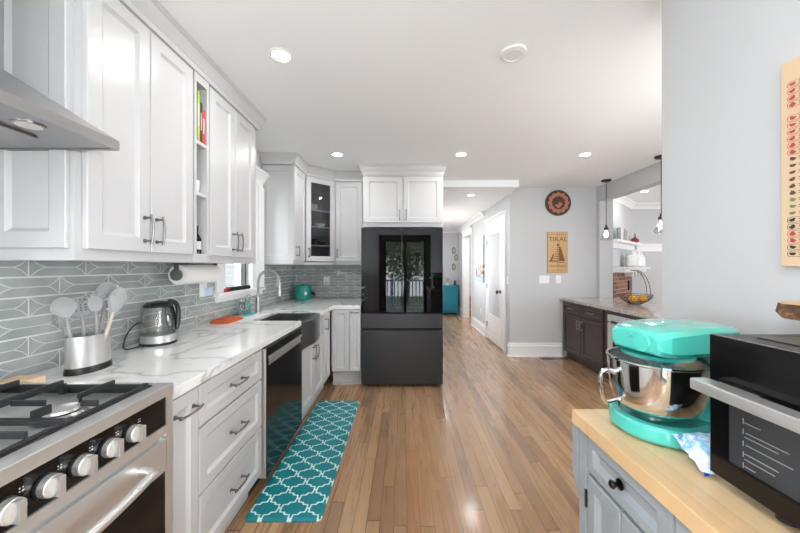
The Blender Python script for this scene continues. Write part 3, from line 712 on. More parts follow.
for i in range(7):
    y = .935-.0745*i; z = .853
    if y < RY0+.05: break
    q = MB(); q.lathe([(.026, 0), (.026, .006), (.022, .008)], (0, 0, 0), 28); q.bm.transform(Matrix.Translation((-.797, y, z)) @ Matrix.Rotation(PI/2, 4, 'Y')); bz = obj('knob_bezel', q, 'black', t)
    q = MB(); q.lathe([(.0235, .006), (.0235, .022), (.022, .024), (.002, .024)], (0, 0, 0), 28); q.box(-.022, .022, -.007, .007, .022, .042, .002)
    q.bm.transform(Matrix.Translation((-.797, y, z)) @ Matrix.Rotation(PI/2, 4, 'Y')); obj('knob', q, 'steel', bz)
M['greyprint'] = plain('grey_print', (140, 140, 140), .5, 0)
M['mark'] = plain('white_print', (205, 205, 205), .5, 0)
for i in range(7):
    y = .935-.0745*i
    if y < RY0+.05: break
    q = MB()
    for dy, dz, s_ in ((-.003, .0, .0014), (.003, .0, .0022), (-.003, .007, .0014), (.003, .007, .0014)):
        q.lathe([(s_, 0), (s_, .0006)], (0, 0, 0), 10); q.bm.verts.ensure_lookup_table()
        for v in q.bm.verts[-20:]: p = v.co.copy(); v.co = Vector((-.7958+p.z, y+.03+dy+p.x, .872+dz+p.y))
    obj('burner_marking', q, 'mark', t)
q = MB(); q.box(-.812, -.789, RY0+.034, RY1-.034, .66, .768, .003); q.box(-.812, -.789, RY0+.034, RY1-.034, .17, .21, .003); q.box(-.812, -.789, RY0+.034, RY0+.07, .21, .66); q.box(-.812, -.789, RY1-.07+.03, RY1-.034, .21, .66); od = obj('oven_door', q, 'steel', t)
q = MB(); q.box(-.81, -.7905, RY0+.07, RY1-.04, .21, .66); obj('door_glass', q, 'blackgloss', od)
q = MB(); yy = [RY1-.15-(RY1-RY0-.30)*i/24 for i in range(25)]
pts = [(-.79, yy[0]+.012, .722), (-.765, yy[0]+.01, .722)]+[(-.742+.022*math.sin(PI*i/24), y, .722) for i, y in enumerate(yy)]+[(-.765, yy[-1]-.01, .722), (-.79, yy[-1]-.012, .722)]
q.tube(pts, .0125, 14); obj('handle', q, 'steel', od)
q = MB(); q.box(-.812, -.79, RY0+.034, RY1-.034, .035, .16, .003); obj('storage_drawer', q, 'steel', t)
# ------------------------------------------------------------------ range hood
t = thing('range_hood', 'stainless range hood with sloped canopy above the gas range', 'range hood', (-1.2, .73, 1.742))
HY0, HY1, HX, HZ = .345, 1.112, -.985, 1.742
q = MB(); lip = .032
for a in ((XL+.003, HX, HY0, HY0+.012), (XL+.003, HX, HY1-.012, HY1), (HX-.012, HX, HY0+.012, HY1-.012)): q.box(*a[:2], a[2], a[3], HZ, HZ+lip)
top = [(XL+.003, HY0, HZ+lip), (HX, HY0, HZ+lip), (HX, HY1, HZ+lip), (XL+.003, HY1, HZ+lip)]; tz = HZ+lip+.176
up = [(XL+.003, .58, tz), (XL+.27, .58, tz), (XL+.27, .88, tz), (XL+.003, .88, tz)]
q.rings([top, up], caps=(False, False)); obj('canopy', q, 'hoodsteel', t)
q = MB(); q.box(XL+.003, XL+.265, .585, .875, tz-.01, CH-.001); obj('chimney', q, 'steelv', t)
q = MB(); q.box(XL+.02, HX-.012, HY0+.012, HY1-.012, HZ+.004, HZ+.008)
q.bm.transform(Matrix.Identity(4)); obj('underside_panel', q, 'hoodsteel', t)
q = MB(); q.box(-1.42, -1.14, .44, 1.0, HZ-.004, HZ+.004, .002); obj('filter', q, 'nickel', t)
for y in (.915, .56):
    q = MB(); q.lathe([(.036, HZ+.004), (.036, HZ+.001), (.029, HZ)], (-1.07, y, 0), 28); hl = obj('hood_light', q, 'nickel', t)
    q = MB(); q.lathe([(.028, HZ+.002), (.028, HZ-.0008), (.002, HZ-.0008)], (-1.07, y, 0), 28); obj('lens', q, plain('frosted_lens', (225, 225, 222), .4, 0), hl)
# ------------------------------------------------------------------ ceiling lights
def downlight(x, y, z, label, w=CAN_W):
    t = thing('ceiling_light', label, 'ceiling light', (x, y, z), 'recessed ceiling lights')
    q = MB(); q.lathe([(.062, z), (.060, z-.006), (.050, z-.008), (.048, z-.003)], (x, y, 0), 36, caps=(False, False)); obj('trim_ring', q, 'trim', t)
    q = MB(); q.lathe([(.049, z-.001), (.049, z-.004), (.001, z-.004)], (x, y, 0), 36); obj('diffuser', q, 'lens', t)
    l = bpy.data.lights.new('lamp', 'AREA'); l.shape = 'DISK'; l.size = .12; l.energy = w; l.color = (1, .985, .965); l.spread = PI
    o = bpy.data.objects.new('lamp', l); COL.objects.link(o); o.parent = t; o.location = (0, 0, -.012)
downlight(-.68, 1.785, CH, 'lit recessed ceiling light nearest the camera, above the white quartz worktop')
downlight(-.69, 3.36, CH, 'lit recessed ceiling light in front of the corner glass cabinet')
downlight(.61, 3.36, CH, 'lit recessed ceiling light just in front and to one side of the refrigerator')
downlight(1.91, 3.36, CH, 'lit recessed ceiling light near the hanging glass pendants')
downlight(1.03, 4.85, 2.425, 'lit recessed light in the lower hall ceiling')
downlight(.9, 8.0, 2.425, 'small lit ceiling light at the far end of the hall', 10)
downlight(3.77, 5.0, CH, 'lit recessed light in the ceiling beyond the pass-through opening')
downlight(2.6, 8.0, 2.425, 'unseen ceiling light added to brighten the side room off the hall', 8)  # added lamp, out of view, lifts the dark far doorway
downlight(-.3, -.6, CH, 'lit recessed ceiling light above and behind the viewpoint', 12)
t = thing('smoke_detector', 'round white detector on the ceiling', 'detector', (.608, 1.768, CH-.001))
q = MB(); q.lathe([(.072, CH), (.07, CH-.012), (.05, CH-.018), (.048, CH-.014), (.002, CH-.014)], (.608, 1.768, 0), 36); obj('housing', q, 'trim', t)
# ------------------------------------------------------------------ pendants
def pendant(x, y, label, zs=1.82):
    t = thing('pendant_light', label, 'pendant light', (x, y, zs-.1), 'glass pendant lights over the granite counter')
    q = MB(); q.lathe([(.062, CH-.001), (.062, CH-.012), (.05, CH-.022), (.01, CH-.026)], (x, y, 0), 28); obj('ceiling_canopy', q, 'black', t)
    q = MB(); q.cyl((x, y, CH-.02), (x, y, zs+.07), .0045, n=8); obj('rod', q, 'black', t)
    q = MB(); q.lathe([(.008, zs+.09), (.014, zs+.08), (.012, zs+.06), (.026, zs+.05), (.03, zs+.025), (.024, zs+.02)], (x, y, 0), 24); obj('socket', q, 'black', t)
    q = MB(); q.lathe([(.028, zs+.025), (.034, zs), (.045, zs-.05), (.07, zs-.11), (.072, zs-.12)], (x, y, 0), 32, caps=(False, False)); obj('glass_shade', q, 'frost', t)
    q = MB(); q.sphere((x, y, zs-.045), .028, 16, sz=1.3); obj('bulb', q, 'bulb', t)
M['frost'] = pane('pendant_glass', (.86, .88, .9), .35)
pendant(2.775, 4.37, 'clear glass pendant light hanging nearest the sign wall')
pendant(2.76, 3.42, 'clear glass pendant light partly hidden by the near wall corner')
# ------------------------------------------------------------------ sign wall
t = thing('wall_plaque', 'round carved wooden plaque hanging above the wooden sign', 'plaque', (2.305, 4.77, 2.28))
c = (2.305, 4.768, 2.285); M['plq'] = plain('dark_carved_wood', (72, 52, 46), .6, .2, 40); M['plq2'] = plain('copper_toned_wood', (176, 112, 84), .5, .12, 40)
q = MB(); q.lathe([(.188, 0), (.19, -.02), (.18, -.026), (.002, -.018)], c, 48, ax='y'); obj('disc', q, 'plq', t)
q = MB(); rs = []
for rr, yy_ in ((1, -.020), (1, -.028), (.62, -.028), (.62, -.018)):
    rs.append([(c[0]+math.cos(a)*(.150+.010*math.cos(12*a) if rr == 1 else .098+.006*math.cos(12*a+1)), c[1]+yy_, c[2]+math.sin(a)*(.150+.010*math.cos(12*a) if rr == 1 else .098+.006*math.cos(12*a+1))) for a in [2*PI*i/96 for i in range(96)]])
q.rings(rs, caps=(False, False)); obj('scalloped_ring', q, 'plq2', t)
q = MB()
for (dx, dz, rx) in ((.0, -.05, .035), (.03, -.03, .025), (-.03, -.035, .02), (.02, .0, .02), (.045, -.005, .015)):
    q.lathe([(rx, 0), (rx*.8, -.008), (.002, -.009)], (c[0]+dx, c[1]-.018, c[2]+dz), 20, ax='y', sy=.8)
obj('carving', q, 'plq2', t)
t = thing('wooden_sign', 'tall wooden board with the word TIKAL burned above a stepped pyramid', 'sign', (2.3, 4.77, 1.25))
M['sign'] = strips('honey_wood', .3, [(208, 172, 128), (200, 160, 114)], 0, 2, rough=.5); M['burn'] = plain('burned_wood', (124, 82, 50), .7, .1)
q = MB(); q.box(2.145, 2.445, 4.742, 4.768, 1.245, 1.855, .004); obj('board', q, 'sign', t)
text(t, 'TIKAL', .092, (2.295, 4.741, 1.742), X1, (0, -1, 0), 'burn', .0012, sx=1.12)
text(t, 'GUATEMALA', .042, (2.295, 4.741, 1.345), X1, (0, -1, 0), 'burn', .0012, sx=1.05)
q = MB(); yy_ = 4.7405
bx_, bz_ = 2.30, 1.42
for k in range(7):      # stepped pyramid
    hw = .085-.0115*k; q.box(bx_-hw, bx_+hw, yy_-.001, yy_+.002, bz_+k*.033, bz_+k*.033+.012)
q.poly([(bx_+.01, yy_, bz_), (bx_+.10, yy_, bz_), (bx_+.035, yy_, bz_+.21), (bx_+.01, yy_, bz_+.22)])
q.box(bx_-.02, bx_+.02, yy_-.001, yy_+.002, bz_+.225, bz_+.255); q.poly([(bx_-.14, yy_, bz_-.01), (bx_+.09, yy_, bz_-.025), (bx_+.09, yy_, bz_-.015), (bx_-.14, yy_, bz_)])
q.poly([(bx_-.13, yy_, bz_+.0), (bx_-.09, yy_, bz_+.0), (bx_-.06, yy_, bz_+.11), (bx_-.075, yy_, bz_+.11)])
for k in range(9): q.box(2.16+k*.03, 2.175+k*.03, yy_-.001, yy_+.002, 1.275+.008*(k % 2), 1.283+.008*(k % 2)); q.box(2.16+k*.03, 2.18+k*.03, yy_-.001, yy_+.002, 1.815, 1.822)
obj('burned_pattern', q, 'burn', t, smooth=False)
def plate(name, label, cat, o, u, n, w=.075, h=.118, kind='switch', gang=1, group='white wall plates'):
    o, u, n = Vector(o), Vector(u), Vector(n); t = thing(name, label, cat, o, group)
    q = MB(); q.obox(o, u, n, -w*gang/2, w*gang/2, -h/2, h/2, 0, .006, .002); obj('cover_plate', q, 'trim', t)
    for g_ in range(gang):
        cx_ = (g_-(gang-1)/2)*w*.75
        q = MB()
        if kind == 'switch': q.obox(o, u, n, cx_-.016, cx_+.016, -.033, .033, .006, .010, .001); obj('rocker', q, 'trim', t)
        else:
            for s2 in (-.02, .02): q.obox(o, u, n, cx_-.014, cx_+.014, s2-.013, s2+.013, .006, .008, .001)
            obj('socket', q, 'trim', t)
    return t
plate('light_switch', 'double white light switch below the wooden sign on the grey wall', 'switch', (2.105, 4.77, 1.145), X1, (0, -1, 0), gang=2)
plate('light_switch', 'single white light switch below the wooden sign, beside the dark cabinets', 'switch', (2.315, 4.77, 1.148), X1, (0, -1, 0))
plate('light_switch', 'white light switch on the narrow wall between hall door and corner', 'switch', (1.595, 4.875, 1.13), Y1, (-1, 0, 0), w=.06)
plate('wall_outlet', 'white outlet low on the hall wall between door and doorway', 'outlet', (1.595, 6.55, .42), Y1, (-1, 0, 0), kind='outlet')
plate('wall_outlet', 'white outlet on the tiles behind the utensil crock', 'outlet', (XL+.016, 1.605, 1.185), Y1, X1, kind='outlet')
ot = plate('wall_outlet', 'white outlet with a plugged-in charger under the paper towel roll', 'outlet', (XL+.016, 2.34, 1.20), Y1, X1, w=.085, h=.16, kind='outlet')
q = MB(); q.box(XL+.022, XL+.055, 2.345, 2.40, 1.125, 1.185, .004); obj('charger', q, plain('pale_blue_plastic', (196, 210, 228), .4), ot, 'pale bluish plug-in charger')
plate('wall_outlet', 'white outlet on the tiles past the sink window', 'outlet', (XL+.016, 3.74, 1.16), Y1, X1, kind='outlet')
ot = plate('wall_outlet', 'white outlet with a plug on the back wall tiles beside the teal cooker', 'outlet', (-1.035, YB-.016, 1.145), X1, (0, -1, 0), w=.085, kind='outlet')
q = MB(); q.box(-1.055, -1.02, YB-.05, YB-.022, 1.09, 1.13, .004); obj('plug', q, 'mark', ot)
# ------------------------------------------------------------------ hall details
t = thing('canvas_painting', 'tall pale blue canvas painting with a row of harbour houses on the hall wall', 'painting', (1.59, 6.57, 1.45))
def paintmat():
    g = NG('harbour_canvas'); x, y, z = g.pos()
    n1 = g.noise(scale=14, detail=4); b = g.white(g.comb(g.math('FLOOR', g.math('MULTIPLY', y, 22)), g.math('FLOOR', g.math('MULTIPLY', z, 16)), 0))
    hs = g.ramp(b, [(0, srgb(150, 110, 90)), (.3, srgb(226, 222, 214)), (.5, srgb(190, 150, 110)), (.7, srgb(130, 160, 190)), (1, srgb(236, 232, 226))], 'CONSTANT')
    sk = g.mix(n1, srgb(170, 190, 212), srgb(230, 234, 238)); f = g.math('GREATER_THAN', g.math('ADD', z, g.math('MULTIPLY', g.noise(scale=9), .3)), 1.52)
    lo = g.math('LESS_THAN', g.math('ADD', z, g.math('MULTIPLY', n1, .05)), 1.14)
    c = g.mix(f, hs, sk); c = g.mix(lo, c, g.mix(n1, srgb(100, 140, 180), srgb(220, 228, 236))); g.set(color=c, rough=.7); return g.m
q = MB(); q.box(1.565, 1.594, 6.27, 6.88, 1.03, 1.95, .002); obj('canvas', q, paintmat(), t)
M['turq'] = plain('turquoise_paint', (0, 128, 150), .4, .05)
t = thing('accent_cabinet', 'turquoise cabinet standing at the far end of the hall', 'cabinet', (1.3, 9.0, 0))
q = MB(); q.box(1.02, 1.53, 8.86, 9.24, .06, .78, .004); obj('body', q, 'turq', t)
q = MB(); q.box(1.0, 1.55, 8.83, 9.26, .78, .81, .004); obj('top', q, 'turq', t)
obj('door', panel_mb((1.03, 8.855, .09), X1, (0, -1, 0), .49, .67, t=.004, s=.06), 'turq', t)
for x in (1.05, 1.5):
    for y in (8.9, 9.2): q = MB(); q.box(x-.02, x+.02, y-.02, y+.02, 0, .06); obj('leg', q, 'turq', t)
t = thing('flower_pot', 'small pot of pale flowers on the turquoise cabinet', 'plant', (1.25, 9.0, .81))
q = MB(); q.lathe([(.035, .811), (.05, .88), (.047, .88)], (1.25, 9.0, 0), 20); obj('pot', q, 'trim', t)
q = MB()
for i in range(14): a = i*2.4; q.sphere((1.25+.06*math.cos(a)*((i % 4)/3), 9.0+.05*math.sin(a), .93+.018*(i % 5)), .022, 8)
obj('flowers', q, plain('dusty_pink_petals', (196, 160, 150), .7, .1), t)
t = thing('figurine', 'small dark ornament beside the flower pot on the turquoise cabinet', 'ornament', (1.46, 9.0, .81))
q = MB(); q.lathe([(.035, .811), (.04, .84), (.022, .88), (.03, .92), (.012, .95), (.002, .955)], (1.46, 9.0, 0), 18); obj('body', q, 'black', t)
for i, (x, z, lb) in enumerate(((1.475, 1.80, 'topmost of three small oval frames on the hall end wall'), (1.54, 1.60, 'middle of three small oval frames on the hall end wall'), (1.475, 1.33, 'lowest of three small oval frames on the hall end wall'))):
    t = thing('oval_frame', lb, 'picture frame', (x, 9.3, z), 'small oval frames')
    q = MB(); q.lathe([(.055, 0), (.055, -.018), (.042, -.02), (.04, -.012)], (x, 9.299, z), 28, ax='y', sy=1.75, caps=(True, False)); obj('frame', q, plain('antique_brown', (96, 82, 66), .5), t)
    q = MB(); q.lathe([(.041, -.012), (.002, -.0122)], (x, 9.299, z), 28, ax='y', sy=1.75); obj('picture', q, plain('faded_print', (176, 170, 158), .6), t)
t = thing('wooden_stair', 'reddish wooden step glimpsed through the far hall doorway', 'step', (2.4, 8.9, 0))
q = MB(); q.box(1.75, 2.9, 8.55, 9.29, 0, .17); q.box(1.75, 2.9, 8.8, 9.29, .17, .34); q.box(1.72, 2.9, 9.05, 9.29, .34, .5); obj('tread', q, strips('cherry_wood', .2, [(140, 72, 44), (156, 84, 52)], 1, 0), t)
t = thing('hanging_plant', 'small green sprig on the white wall inside the far hall doorway', 'plant', (2.0, 9.2, 1.45))
q = MB()
for i in range(40):
    c = Vector((1.93+random.gauss(0, .05), 9.22+random.gauss(0, .02), 1.47+random.gauss(0, .05))); d = Vector((random.gauss(0, 1), random.gauss(0, .5), random.gauss(0, 1))).normalized()*.035; e = d.orthogonal().normalized()*.014
    q.poly([c-d, c+e, c+d, c-e])
obj('leaves', q, 'leaf', t, smooth=False)
for x, m_, lb in ((2.10, 'black', 'dark slotted floor register in front of the grey sign wall'), (2.32, 'nickel', 'pale slotted floor register beside the dark cabinets')):
    t = thing('floor_register', lb, 'vent', (x, 4.64, 0), 'floor registers')
    q = MB(); q.box(x-.1, x+.1, 4.60, 4.70, .0005, .004, .001); obj('frame', q, m_, t)
    q = MB(); [q.box(x-.09+i*.018, x-.08+i*.018, 4.615, 4.685, .004, .006) for i in range(10)]; obj('grille', q, 'black', t)
# ------------------------------------------------------------------ dark cabinets with granite
XD = 2.36
t = thing('base_cabinet', 'dark espresso base cabinet with two drawers and two doors below the granite counter', 'cabinet', (2.6, 4.25, 0))
q = MB(); q.box(XD+.021, 2.878, 3.75, 4.745, .10, .838); q.box(XD+.07, 2.878, 3.75, 4.745, 0, .1); obj('body', q, 'espresso', t)
Nn = (-1, 0, 0); UD = (0, -1, 0)
for y in (4.715, 4.245):
    door_part(t, (XD, y, .675), UD, Nn, .462, .15, .231, .075, False, 'drawer', 'espresso', .035, 'nickel', .12)
    door_part(t, (XD, y, .125), UD, Nn, .462, .54, .425 if y > 4.5 else .037, .43, True, 'door', 'espresso', .055, 'nickel', .13)
t = thing('drawer_microwave', 'stainless drawer microwave with black window built in below the granite', 'microwave', (2.6, 3.35, 0))
q = MB(); q.box(XD+.03, 2.878, 3.03, 3.70, .26, .80); obj('body', q, 'black', t)
q = MB(); q.box(XD, XD+.03, 3.035, 3.695, .27, .70, .003); mw = obj('drawer_front', q, 'steel', t)
q = MB(); q.box(XD-.002, XD+.001, 3.10, 3.60, .40, .60); obj('window', q, 'blackgloss', mw)
q = MB(); q.box(XD, XD+.03, 3.035, 3.695, .71, .79, .003); obj('control_panel', q, 'steel', t)
q = MB(); q.prism([(XD-.03, 3.15), (XD-.002, 3.12), (XD-.002, 3.62), (XD-.03, 3.59)], .705, .73, .002); obj('handle', q, 'black', mw)
q = MB(); q.box(XD+.01, 2.878, 3.70, 3.748, .1, .838); q.box(XD+.01, 2.878, 2.2, 3.03, .1, .838); q.box(XD+.01, 2.878, 3.03, 3.70, .80, .838); q.box(XD+.01, 2.878, 3.03, 3.70, .1, .26); q.box(XD+.07, 2.878, 2.2, 3.748, 0, .1)
t2 = thing('microwave_surround', 'dark espresso cabinet housing around the stainless drawer microwave', 'cabinet', (2.6, 3.0, 0)); obj('body', q, 'espresso', t2)
q = MB(); q.prism([(XD-.03, 4.768), (XD-.03, 2.15), (3.12, 2.15), (3.12, 4.688), (2.878, 4.688), (2.878, 4.768)], .84, .88, .004)
o = obj('granite_counter', q, 'granite'); tag(rooted(o, (2.7, 3.4, .84)), 'mottled brown and grey granite counter on the dark cabinets', 'countertop')
# fruit basket
bc = Vector((2.80, 3.86, .882))
t = thing('fruit_basket', 'black wire fruit basket with tall curved handles on the granite counter', 'basket', bc)
q = MB()
def br_(f): return .05+.125*math.sin(f*PI/2)**.9
for f in (0, .2, .4, .6, .8, 1):
    q.tube([bc+Vector((math.cos(a)*br_(f), math.sin(a)*br_(f), .004+.115*f)) for a in [2*PI*i/40 for i in range(40)]], .0022 if f < 1 else .0035, 6, closed=True)
for i in range(28):
    for sg in (1, -1):
        q.tube([bc+Vector((math.cos(2*PI*i/28+sg*.35*f)*br_(f), math.sin(2*PI*i/28+sg*.35*f)*br_(f), .004+.115*f)) for f in (0, .25, .5, .75, 1)], .0014, 4)
obj('wire_bowl', q, 'black', t)
q = MB()
for dy in (-.03, .03):
    q.tube([bc+Vector((.165*math.cos(a)+0, dy*(1-math.sin(a)*.3), .12+.29*math.sin(a))) for a in [0+PI*.56*i/14 for i in range(15)]], .004, 8)
q.tube([bc+Vector((-.03, -.02, .41)), bc+Vector((-.05, 0, .41)), bc+Vector((-.03, .02, .41))], .004, 8)
obj('handle', q, 'black', t)
M['orange'] = plain('orange_peel', (236, 168, 50), .45, .06, 30, .3, 200)
for (dx, dy, dz, lb) in ((-.055, -.045, .07, 'orange lying in the wire basket, nearest the sign wall'), (.05, -.055, .072, 'orange lying in the wire basket, nearest the pendant')):
    q = MB(); p = bc+Vector((dx, dy, dz)); q.sphere(p, .047, 24); o = obj('orange', q, 'orange'); tag(rooted(o, p-Vector((0, 0, .047))), lb, 'fruit', 'oranges in the wire basket')
for (dx, dy) in ((0, .05), (-.02, -.0)):
    pass
# ------------------------------------------------------------------ fireplace corner beyond the opening
def dpt(a, off, z): p = DA+dd*a+dn*off; return (p.x, p.y, z)
dU, dN = Vector((dd.x, dd.y, 0)), Vector((dn.x, dn.y, 0)); DO = Vector((DA.x, DA.y, 0)); L = (DB-DA).length
t = thing('fireplace', 'brick corner fireplace with white mantel beyond the pass-through opening', 'fireplace', (3.8, 5.3, 0))
def brick():
    g = NG('red_brick'); x, y, z = g.pos(); a = g.math('ADD', g.math('MULTIPLY', x, dd.x), g.math('MULTIPLY', y, dd.y))
    b = g.n('ShaderNodeTexBrick'); s = b.inputs; g.put(s['Vector'], g.comb(a, z)); s['Scale'].default_value = 1; s['Brick Width'].default_value = .2; s['Row Height'].default_value = .065; s['Mortar Size'].default_value = .006
    s['Color1'].default_value = (*srgb(156, 106, 84), 1); s['Color2'].default_value = (*srgb(112, 74, 60), 1); s['Mortar'].default_value = (*srgb(170, 150, 138), 1)
    g.set(color=b.outputs['Color'], rough=.85); g.bump(b.outputs['Fac'], -.4, .01); return g.m
q = MB(); q.obox(DO, dU, dN, .16, .94, 0, 1.24, .001, .08); q.obox(DO, dU, dN, .94, 1.06, 0, 1.0, .001, .06); q.obox(DO, dU, dN, 1.06, 1.40, 0, 1.22, .001, .04); obj('brick_face', q, brick(), t, smooth=False)
q = MB(); q.obox(DO, dU, dN, 1.02, 1.16, .93, 1.10, .041, .084); obj('firebox', q, 'black', t)
q = MB(); q.obox(DO, dU, dN, .05, L-.06, 1.30, 1.335, .001, .30, .004); q.obox(DO, dU, dN, .08, L-.10, 1.25, 1.30, .001, .25, .004); obj('mantel', q, 'trim', t)
for a in (.75, .95, 1.15, 1.35):
    q = MB(); q.obox(DO, dU, dN, a, a+.05, 1.17, 1.25, .001, .2, .01); obj('bracket', q, 'trim', t)
q = MB(); q.obox(DO, dU, dN, .0, L, 1.72, 1.76, .001, .16, .004); q.obox(DO, dU, dN, .0, L, 1.64, 1.72, .001, .05, .004); obj('upper_shelf', q, 'trim', t)
rail = MB(); rail.box(4.33, 7.39, 5.90, 5.949, 1.73, 1.76, .003); rail.box(4.33, 7.39, 5.93, 5.949, 1.62, 1.73, .003); struct('trim_picture_rail', rail, 'trim')
M['ceramic'] = plain('white_ceramic', (236, 236, 234), .2, .01)
for a, k, lb in ((.98, 1.0, 'wider white jug on the mantel, farther from the pendant light'), (1.27, .82, 'slimmer white jug on the mantel, beside the wider one')):
    p = Vector(dpt(a, .16, 1.336)); t = thing('ceramic_jug', lb, 'jug', p, 'white jugs on the mantel')
    q = MB(); q.lathe([(.09*k, 0), (.115*k, .01), (.12*k, .05), (.12*k, .16), (.09*k, .20), (.035*k, .225), (.03*k, .25), (.036*k, .285), (.028*k, .285)], p, 32); obj('body', q, 'ceramic', t)
    q = MB(); q.tube([p+Vector((.03*k, 0, .27)), p+Vector((.07*k, 0, .27)), p+Vector((.085*k, 0, .2))], .008, 8); obj('handle', q, 'ceramic', t)
t = thing('teapot', 'small red teapot with a looped handle on the white upper shelf', 'teapot', dpt(1.40, .08, 1.761)); p = Vector(dpt(1.40, .08, 1.761))
M['redg'] = plain('dark_red_glaze', (150, 40, 44), .25, .1)
q = MB(); q.lathe([(.035, 0), (.065, .03), (.06, .07), (.03, .095), (.012, .1), (.012, .115), (.002, .118)], p, 24); obj('body', q, 'redg', t)
q = MB(); q.tube([p+dU*.05+Vector((0, 0, .07)), p+dU*.06+Vector((0, 0, .15)), p+dU*.0+Vector((0, 0, .18)), p-dU*.05+Vector((0, 0, .14)), p-dU*.045+Vector((0, 0, .07))], .005, 8); obj('handle', q, 'black', t)
q = MB(); q.tube([p+dU*.05+Vector((0, 0, .04)), p+dU*.11+Vector((0, 0, .09))], [.015, .008], 8); obj('spout', q, 'redg', t)
for a, tilt, col, lb in ((.52, -.22, (120, 134, 150), 'blue-grey book leaning on the white upper shelf above the fireplace'), (.66, .12, (206, 196, 186), 'pale patterned tile leaning on the white upper shelf above the fireplace'), (.85, .25, (150, 140, 140), 'grey-brown oval plate leaning on the white upper shelf above the fireplace')):
    q = MB(); q.obox((0, 0, 0), (1, 0, 0), (0, 1, 0), -.07, .07, 0, .2, 0, .02, .01)
    q.bm.transform(Matrix.Translation(dpt(a, .07, 1.762+abs(tilt)*.07)) @ Matrix.Rotation(math.atan2(dd.y, dd.x), 4, 'Z') @ Matrix.Rotation(tilt, 4, 'Y'))
    o = obj('leaning_plate' if tilt > .2 else 'leaning_book', q, plain('cover', col, .5, .3, 30)); tag(rooted(o, dpt(a, .07, 1.762)), lb, 'ornament', 'ornaments on the upper shelf')
# ------------------------------------------------------------------ rug
def rrect(x0, x1, y0, y1, r, n=6):
    out = []
    for cx, cy, a0 in ((x1-r, y0+r, -PI/2), (x1-r, y1-r, 0), (x0+r, y1-r, PI/2), (x0+r, y0+r, PI)):
        out += [(cx+r*math.cos(a0+PI/2*i/n), cy+r*math.sin(a0+PI/2*i/n)) for i in range(n+1)]
    return out
q = MB(); a = rrect(-.838, -.43, 1.675, 3.17, .03)
q.rings([[(x, y, 0.0005) for x, y in a], [(x, y, .006) for x, y in a]], caps=(True, False))
b = rrect(-.826, -.442, 1.687, 3.158, .024); q.rings([[(x, y, .006) for x, y in a], [(x, y, .016) for x, y in b]], caps=(False, True))
o = obj('kitchen_mat', q, 'rug', smooth=False); tag(rooted(o, (-.63, 2.42, 0)), 'teal cushioned floor mat with white quatrefoil lattice beside the cabinets', 'mat')
# ------------------------------------------------------------------ counter items, left
t = thing('utensil_crock', 'oval brushed steel crock on a dark base holding grey kitchen utensils', 'crock', (-1.30, 1.325, .914)); cc = (-1.30, 1.325, 0)
q = MB(); q.lathe([(.50, .938), (.50, 1.062), (.485, 1.062), (.485, .942), (.01, .942)], cc, 48, sx=.105, sy=.165, caps=(True, True)); obj('cup', q, 'steelv', t)
q = MB(); q.lathe([(.53, .9145), (.53, .925), (.505, .94), (.01, .94)], cc, 48, sx=.105, sy=.165); obj('base', q, 'black', t)
M['sil'] = plain('grey_silicone', (152, 152, 152), .55, .02); M['hwood'] = plain('pale_wood_handle', (192, 180, 168), .5, .1)
UG = 'grey utensils in the steel crock'
def utensil(name, label, cat, base_, tip, kind, w, hh, hm='sil'):
    b0, t0 = Vector(base_), Vector(tip); d = (t0-b0).normalized(); L_ = (t0-b0).length
    t = thing(name, label, cat, b0, UG)
    q = MB(); q.tube([b0, b0+d*L_*.5, b0+d*(L_-hh*.9)], [.006, .0075, .006], 10); obj('handle', q, hm, t)
    f = Vector((-t0.x, -t0.y, 0)).normalized(); u = d.cross(f).normalized(); f = u.cross(d).normalized(); c = t0-d*hh/2
    q = MB()
    P = lambda a, b, k: c+u*a+d*b+f*k
    if kind in ('spoon', 'turner'):
        out = []
        for i in range(36):
            a = 2*PI*i/36; ca, sa = math.cos(a), math.sin(a); e = 1.0 if kind == 'spoon' else .55
            x = math.copysign(abs(ca)**e, ca)*w/2; y = math.copysign(abs(sa)**e, sa)*hh/2
            if y < 0: x *= (1+y/hh*1.1)
            out.append((x, y))
        cup = -.006 if kind == 'spoon' else -.001
        q.rings([[P(x*.02, y*.02, cup-.003) for x, y in out], [P(x*.7, y*.7, cup*.6-.003) for x, y in out], [P(x, y, -.002) for x, y in out], [P(x, y, .002) for x, y in out], [P(x*.93, y*.93, .002) for x, y in out], [P(x*.7, y*.7, cup*.6) for x, y in out], [P(x*.02, y*.02, cup) for x, y in out]])
    obj('blade' if kind != 'spoon' else 'bowl', q, 'sil', t) if kind != 'fork' else None
    if kind == 'turner':
        q = MB()
        for i in range(-2, 3):
            for j in range(-2, 3):
                if abs(i)+abs(j) < 4: q.tube([P(i*w*.16, j*hh*.13+hh*.08, .0022), P(i*w*.16, j*hh*.13+hh*.08, .0029)], .0032, 8)
        obj('perforations', q, 'black', t)
    if kind == 'fork':
        q.rings([[P(math.cos(a)*w*.42*s_, math.sin(a)*hh*.40*s_ - hh*.08, k) for a in [2*PI*i/24 for i in range(24)]] for s_, k in ((.02, -.008), (.8, -.006), (1, .0), (.9, .002), (.02, -.003))])
        for i in range(7):
            a = PI*(.08+.84*i/6); p = P(math.cos(a)*w*.36, math.sin(a)*hh*.34-hh*.08, 0); q.tube([p, p+(u*math.cos(a)+d*math.sin(a))*hh*.16+f*.006, p+(u*math.cos(a)+d*math.sin(a))*hh*.2+f*.02], [.0045, .004, .003], 8)
        obj('claw', q, 'sil', t)
utensil('serving_spoon', 'grey round-headed spoon leaning out toward the range', 'utensil', (-1.31, 1.28, .95), (-1.315, 1.235, 1.222), 'spoon', .076, .09)
